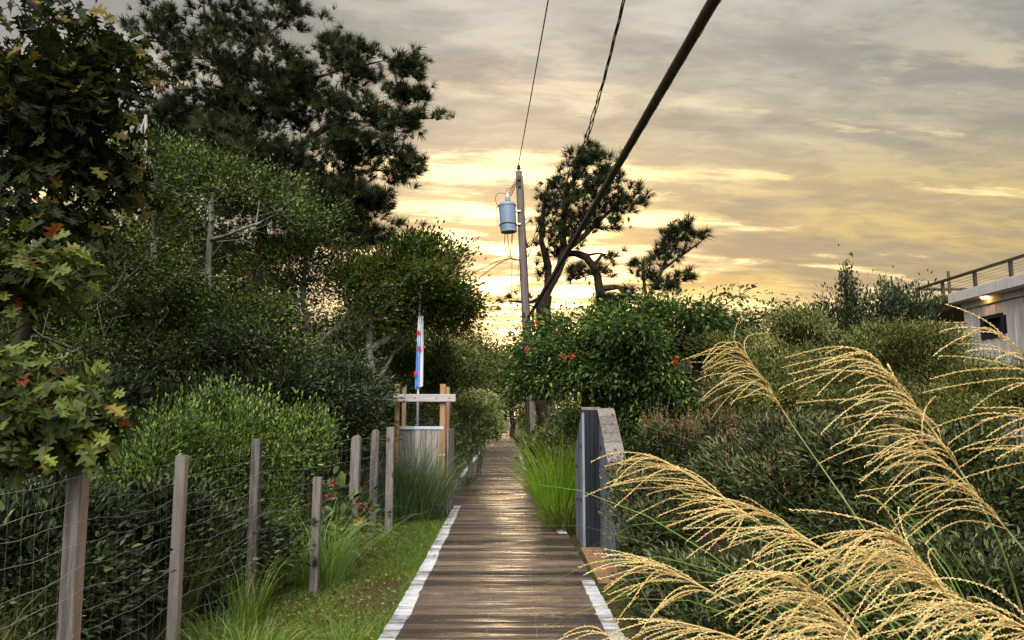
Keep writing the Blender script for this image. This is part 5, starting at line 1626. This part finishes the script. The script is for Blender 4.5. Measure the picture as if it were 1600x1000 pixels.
tussock('verge_grass', 'bright green long bladed grass tuft at the front of the verge', (-1.75, 5.35), .28, 520, .42, .007, 'lawn', 712, droop=.8, spread=.7, tb=.6)
tussock('verge_grass', 'green grass tuft leaning against the white boardwalk edge', (-1.2, 5.6), .16, 220, .34, .006, 'lawn', 713, droop=.7, spread=.5, tb=.55)
tussock('verge_grass', 'tall green grass stalks round the third fence post', (-2.18, 6.55), .14, 120, .62, .009, 'lawn', 714, droop=.5, spread=.35, tb=.6)
tussock('verge_grass', 'small tuft at the foot of the second fence post', (-2.1, 5.75), .2, 180, .4, .007, 'lawn', 715, droop=.6, spread=.5, tb=.4)
# tall leafy clump behind the fence: pink flowered plant
b = np.array([-2.3, 8.6, 0])
t, C = broadleaf('hydrangea_plant', 'round leaved plant with dusty pink flower heads behind the wire fence', 'plant', b, [(np.array([b + [dx, 0, -.05], b + [dx * 2, 0, .5]]), .012, .006) for dx in (-.1, 0, .12)],
                 [(535, 780, 8.8, 26, 50, .35), (520, 840, 8.6, 30, 40, .3), (560, 810, 9.2, 20, 40, .3)], 46, 6, .1, .13, .75, M['vine'], M['gstem'], 721, gap=0, step=.12, tip=.003, up=.2, ret=True, part='foliage', stemn='stem')
rng = np.random.default_rng(33)
for k, (px, py) in enumerate(((520, 755), (517, 775), (565, 790), (563, 815))):
    c = W(px, py, 8.5 + .1 * (k % 3)); n = 40
    off = nrm(rng.normal(0, 1, (n, 3))) * rng.uniform(.4, 1, (n, 1)) * [.05, .045, .035]
    g = Geo(); leaves(g, T_OVATE, c + off, nrm(off), .03, .8, rng, 1, 0, np.clip(rng.random(n), 0, 1)); g.build('flower', [M['pinkbloom']], t)
# pink plume grass
rng = np.random.default_rng(34)


def lawn():
    rng = np.random.default_rng(45)
    g = Geo(); n = 52000
    y = 3.0 + 10.2 * rng.random(n) ** .85
    x0 = np.interp(y, [3, 7, 8, 13], [-2.7, -2.4, -2.05, -1.95])
    x = x0 + (-1.0 - x0) * rng.random(n)
    pat = np.sin(x * 3.1 + y * 1.1) + np.sin(y * 1.9 - x * 2.3) + rng.normal(0, .35, n)
    keep = pat > -.95
    x, y, pat = x[keep], y[keep], pat[keep]; n = len(x)
    L_ = rng.uniform(.025, .075, n) * np.where(pat > .8, 1.25, 1)
    d = np.stack([rng.normal(0, .55, n), rng.normal(0, .55, n), np.ones(n)], 1)
    blades(g, np.stack([x, y, np.full(n, -.055)], 1), d, L_ + .03, .0045, rng, .7, 2, 0, np.clip(.45 + .22 * pat * -1 * (pat < 0) + rng.normal(0, .2, n), 0, 1))
    tag(g.build('lawn_grass', [M['lawn']]), kind='stuff')
    g = Geo(); n = 9000
    y = 2.6 + 9 * rng.random(n); x = -2.3 - 4.5 * rng.random(n) ** 1.5
    d = np.stack([rng.normal(0, .5, n), rng.normal(0, .5, n), np.ones(n)], 1)
    blades(g, np.stack([x, y, np.full(n, -.06)], 1), d, rng.uniform(.06, .26, n), .005, rng, .8, 3, 0, np.clip(rng.normal(.5, .25, n), 0, 1))
    tag(g.build('rough_grass', [M['wild']]), kind='stuff')
    g = Geo(); n = 4200
    y = 4.5 + 9 * rng.random(n); x = np.where(rng.random(n) < .35, -2.6 - 2.5 * rng.random(n), -1.0 - 1.1 * rng.random(n) ** .7)
    d = nrm(np.stack([rng.normal(0, 1, n), rng.normal(0, 1, n), rng.normal(0, .25, n)], 1))
    leaves(g, T_OVATE, np.stack([x, y, rng.uniform(-.035, .0, n)], 1), d, rng.uniform(.02, .05, n), .5, rng, .4, 0, rng.random(n))
    tag(g.build('fallen_leaves', [M['litter']]), kind='stuff')
    g = Geo(); n = 1500
    y = 4.2 + 10 * rng.random(n); x = -1.04 + rng.normal(0, .025, n)
    d = np.stack([rng.normal(.45, .45, n), rng.normal(0, .45, n), np.ones(n)], 1)
    blades(g, np.stack([x, y, np.full(n, -.05)], 1), d, rng.uniform(.06, .17, n), .0045, rng, .8, 3, 0, np.clip(rng.normal(.55, .22, n), 0, 1))
    tag(g.build('edge_grass', [M['lawn']]), kind='stuff')
    g = Geo(); n = 150
    y = 5 + 14 * rng.random(n); x = -.95 + 1.7 * rng.random(n) ** np.where(rng.random(n) < .5, 1, 2.2)
    d = nrm(np.stack([rng.normal(0, 1, n), rng.normal(0, 1, n), rng.normal(0, .12, n)], 1))
    leaves(g, T_OVATE, np.stack([x, y, np.full(n, .009)], 1), d, rng.uniform(.012, .04, n), .5, rng, .3, 0, rng.random(n))
    tag(g.build('scattered_leaves', [M['litter']]), kind='stuff')
    # undergrowth on the right, between shrubs
    g = Geo(); n = 9000
    y = 3 + 12 * rng.random(n); x = 1.25 + 5 * rng.random(n)
    d = np.stack([rng.normal(0, .5, n), rng.normal(0, .5, n), np.ones(n)], 1)
    blades(g, np.stack([x, y, np.full(n, -.06)], 1), d, rng.uniform(.08, .3, n), .006, rng, .8, 3, 0, np.clip(rng.normal(.3, .2, n), 0, 1))
    tag(g.build('undergrowth_grass', [M['bluegrass']]), kind='stuff')


lawn()

# ------------------------------------------------------------------ golden plume grass
bead = (np.array([(0, 0, 0), (.35, .5, .15), (.35, -.25, .45), (.35, -.25, -.45), (1, 0, 0)], float), [np.array([(0, 1, 2), (0, 2, 3), (0, 3, 1), (4, 2, 1), (4, 3, 2), (4, 1, 3)])])


def make_plume(t, pb, pt, nr, rl, seed, droop=1.0, wind=(-1, -.05, -.06), fan=.9, back=.03, thick=1.0):
    """pb base point of the rachis, pt tip point; racemes sweep down-wind"""
    rng = np.random.default_rng(seed)
    tone = rng.uniform(-.22, .16)
    pb, pt = np.array(pb), np.array(pt)
    ax = pt - pb; La = np.linalg.norm(ax); axn = ax / La
    wind = nrm(np.array(wind, float))
    g = Geo()
    rc = [pb + ax * u + wind * La * .10 * u * u + np.array([0, 0, .03 * math.sin(u * 3)]) * La for u in np.linspace(0, .8, 8)]
    tube(g, rc, np.linspace(.0026, .0012, 8) * thick, 5, 0, .35)
    rc = np.array(rc)
    pos, dr, sz, tn = [], [], [], []
    for i in range(nr):
        u = (i + rng.random()) / nr
        s = u * .86
        p = np.array([np.interp(s * 8.2, np.arange(8), rc[:, q]) for q in range(3)])
        L_ = rl * (1.08 - .38 * u) * rng.uniform(.55, 1.15)
        w = nrm(wind + rng.normal(0, .26, 3) * [.5, 1.4, .9])
        if rng.random() < back: w = nrm(w + np.array([1.3, 0, .3]))
        d0 = nrm(axn * (1.0) + rng.normal(0, .26, 3) + w * .15); bend = rng.normal(0, .16, 3)
        n = 22
        dens = rng.uniform(.25, .8) + tone
        pts = [p]; ds = []
        gdr = droop * rng.uniform(.15, 1.5)
        for q in range(n):
            v = q / (n - 1)
            k = min(1, v * 1.75) ** .9
            dd = nrm(d0 * (1 - k * fan) + w * k * fan + np.array([0, 0, -1.]) * gdr * .62 * v ** 1.7 + bend * math.sin(v * 2.6))
            ds.append(dd); pts.append(pts[-1] + dd * L_ / n)
        pts = np.array(pts)
        tube(g, pts, np.linspace(.0014, .0007, n + 1) * thick, 3, 0, .4, False)
        m = max(int(L_ / .0042), 10)
        uu = np.linspace(.10, .995, m)
        bp = np.stack([np.interp(uu * n, np.arange(n + 1), pts[:, q]) for q in range(3)], 1)
        bd = np.array(ds)[np.minimum((uu * n).astype(int), n - 1)]
        a, b = frame(bd)
        alt = np.arange(m) * 2.4 + rng.random() * 6
        sd = a * np.cos(alt)[:, None] + b * np.sin(alt)[:, None]
        pos.append(bp + sd * .0004); dr.append(nrm(bd + sd * .34)); sz.append(.0074 * rng.uniform(.8, 1.2, m) * thick * (1 - .25 * uu)); tn.append(np.clip(dens + rng.normal(0, .12, m), 0, 1))
    pos = np.concatenate(pos); dr = np.concatenate(dr); sz = np.concatenate(sz)[:, None]; tn = np.concatenate(tn)
    X, Y, Z = basis(dr, np.array([0, 0, 1.]), rng, 1)
    inst(g, bead, pos, X * sz, Y * sz * .42, Z * sz * .42, 0, tn)
    g.build('plume', [M['plume']], t)


def silver_grass(label, root, plumes, seed, nleaf=40, leafL=1.3, lean=(-.35, -.1)):
    rng = np.random.default_rng(seed)
    t = thing('plume_grass', label, 'ornamental grass', (root[0], root[1], 0), 'golden plume grasses by the boardwalk')
    for k, (bx, by, tx, ty, Y, nr, rl, kw) in enumerate(plumes):
        nr = int(nr * .85)
        pb, pt = W(bx, by, Y), W(tx, ty, Y + kw.pop('dy', -.03))
        make_plume(t, pb, pt, nr, rl * Y / 1200., seed * 50 + k, **kw)
        r0 = np.array([root[0] + rng.normal(0, .07), root[1] + rng.normal(0, .07), -.03])
        dirp = nrm(pb - pt)
        pts = bez([pb, pb + dirp * .35, r0 + np.array([-.1, 0, .8]), r0], 16)
        g = Geo(); tube(g, pts, np.linspace(.0024, .0045, 16), 6)
        g.build('stem', [M['gstem']], t)
    n = int(nleaf * 1.6)
    a = rng.random(n) * 6.28
    base = np.stack([root[0] + .12 * np.cos(a), root[1] + .12 * np.sin(a), np.full(n, -.02)], 1)
    d = np.stack([np.cos(a) * .35 + lean[0] * rng.uniform(.3, 2.6, n), np.sin(a) * .3 + lean[1], np.ones(n)], 1)
    g = Geo(); blades(g, base, d, leafL * rng.uniform(.7, 1.35, n), .010 * rng.uniform(.6, 1.1, n), rng, rng.uniform(.4, 1.1, n), 9, 0, np.clip(rng.normal(.5, .2, n), 0, 1))
    tag(g.build('leaf_blades', [M['reed']], t), kind='stuff')
    return t


silver_grass('tall plume grass clump whose biggest feathery plume stands against the olive shrub', (1.75, 2.6),
             [(1500, 735, 1345, 515, 1.9, 40, 205, dict(droop=.8)), (1222, 640, 1150, 525, 3.0, 34, 135, dict(droop=1.0)), (1575, 830, 1420, 660, 1.85, 34, 190, dict(droop=1.)), (1680, 640, 1545, 500, 1.8, 15, 200, dict(droop=1.0)),
              (1760, 790, 1600, 625, 1.6, 28, 220, dict(droop=.5))], 81, 46, 2.0, (-.25, -.1))
silver_grass('plume grass clump with long golden plumes arching over the shrub by the bins', (1.6, 2.2),
             [(1200, 830, 1000, 690, 1.9, 34, 175, dict(droop=.9)), (1310, 880, 1170, 780, 1.75, 30, 190, dict(droop=.9)), (1120, 930, 1000, 872, 1.9, 24, 160, dict(droop=.9)), (1180, 1010, 1040, 965, 1.8, 22, 150, dict(droop=.9)), (1010, 1030, 930, 980, 2.0, 10, 120, dict(droop=.8))], 82, 22, 1.6, (.02, -.05))
silver_grass('plume grass clump with dense drooping golden plumes low by the camera side', (1.45, 1.7),
             [(1480, 930, 1400, 830, 1.5, 44, 240, dict(droop=1.25, fan=.95)), (1350, 1010, 1240, 890, 1.55, 40, 210, dict(droop=1.0)), (1640, 1000, 1480, 930, 1.4, 34, 230, dict(droop=1.0)), (1420, 1080, 1290, 960, 1.5, 30, 200, dict(droop=1.0)), (1560, 1010, 1420, 860, 1.6, 34, 215, dict(droop=1.1))], 83, 50, 1.65)
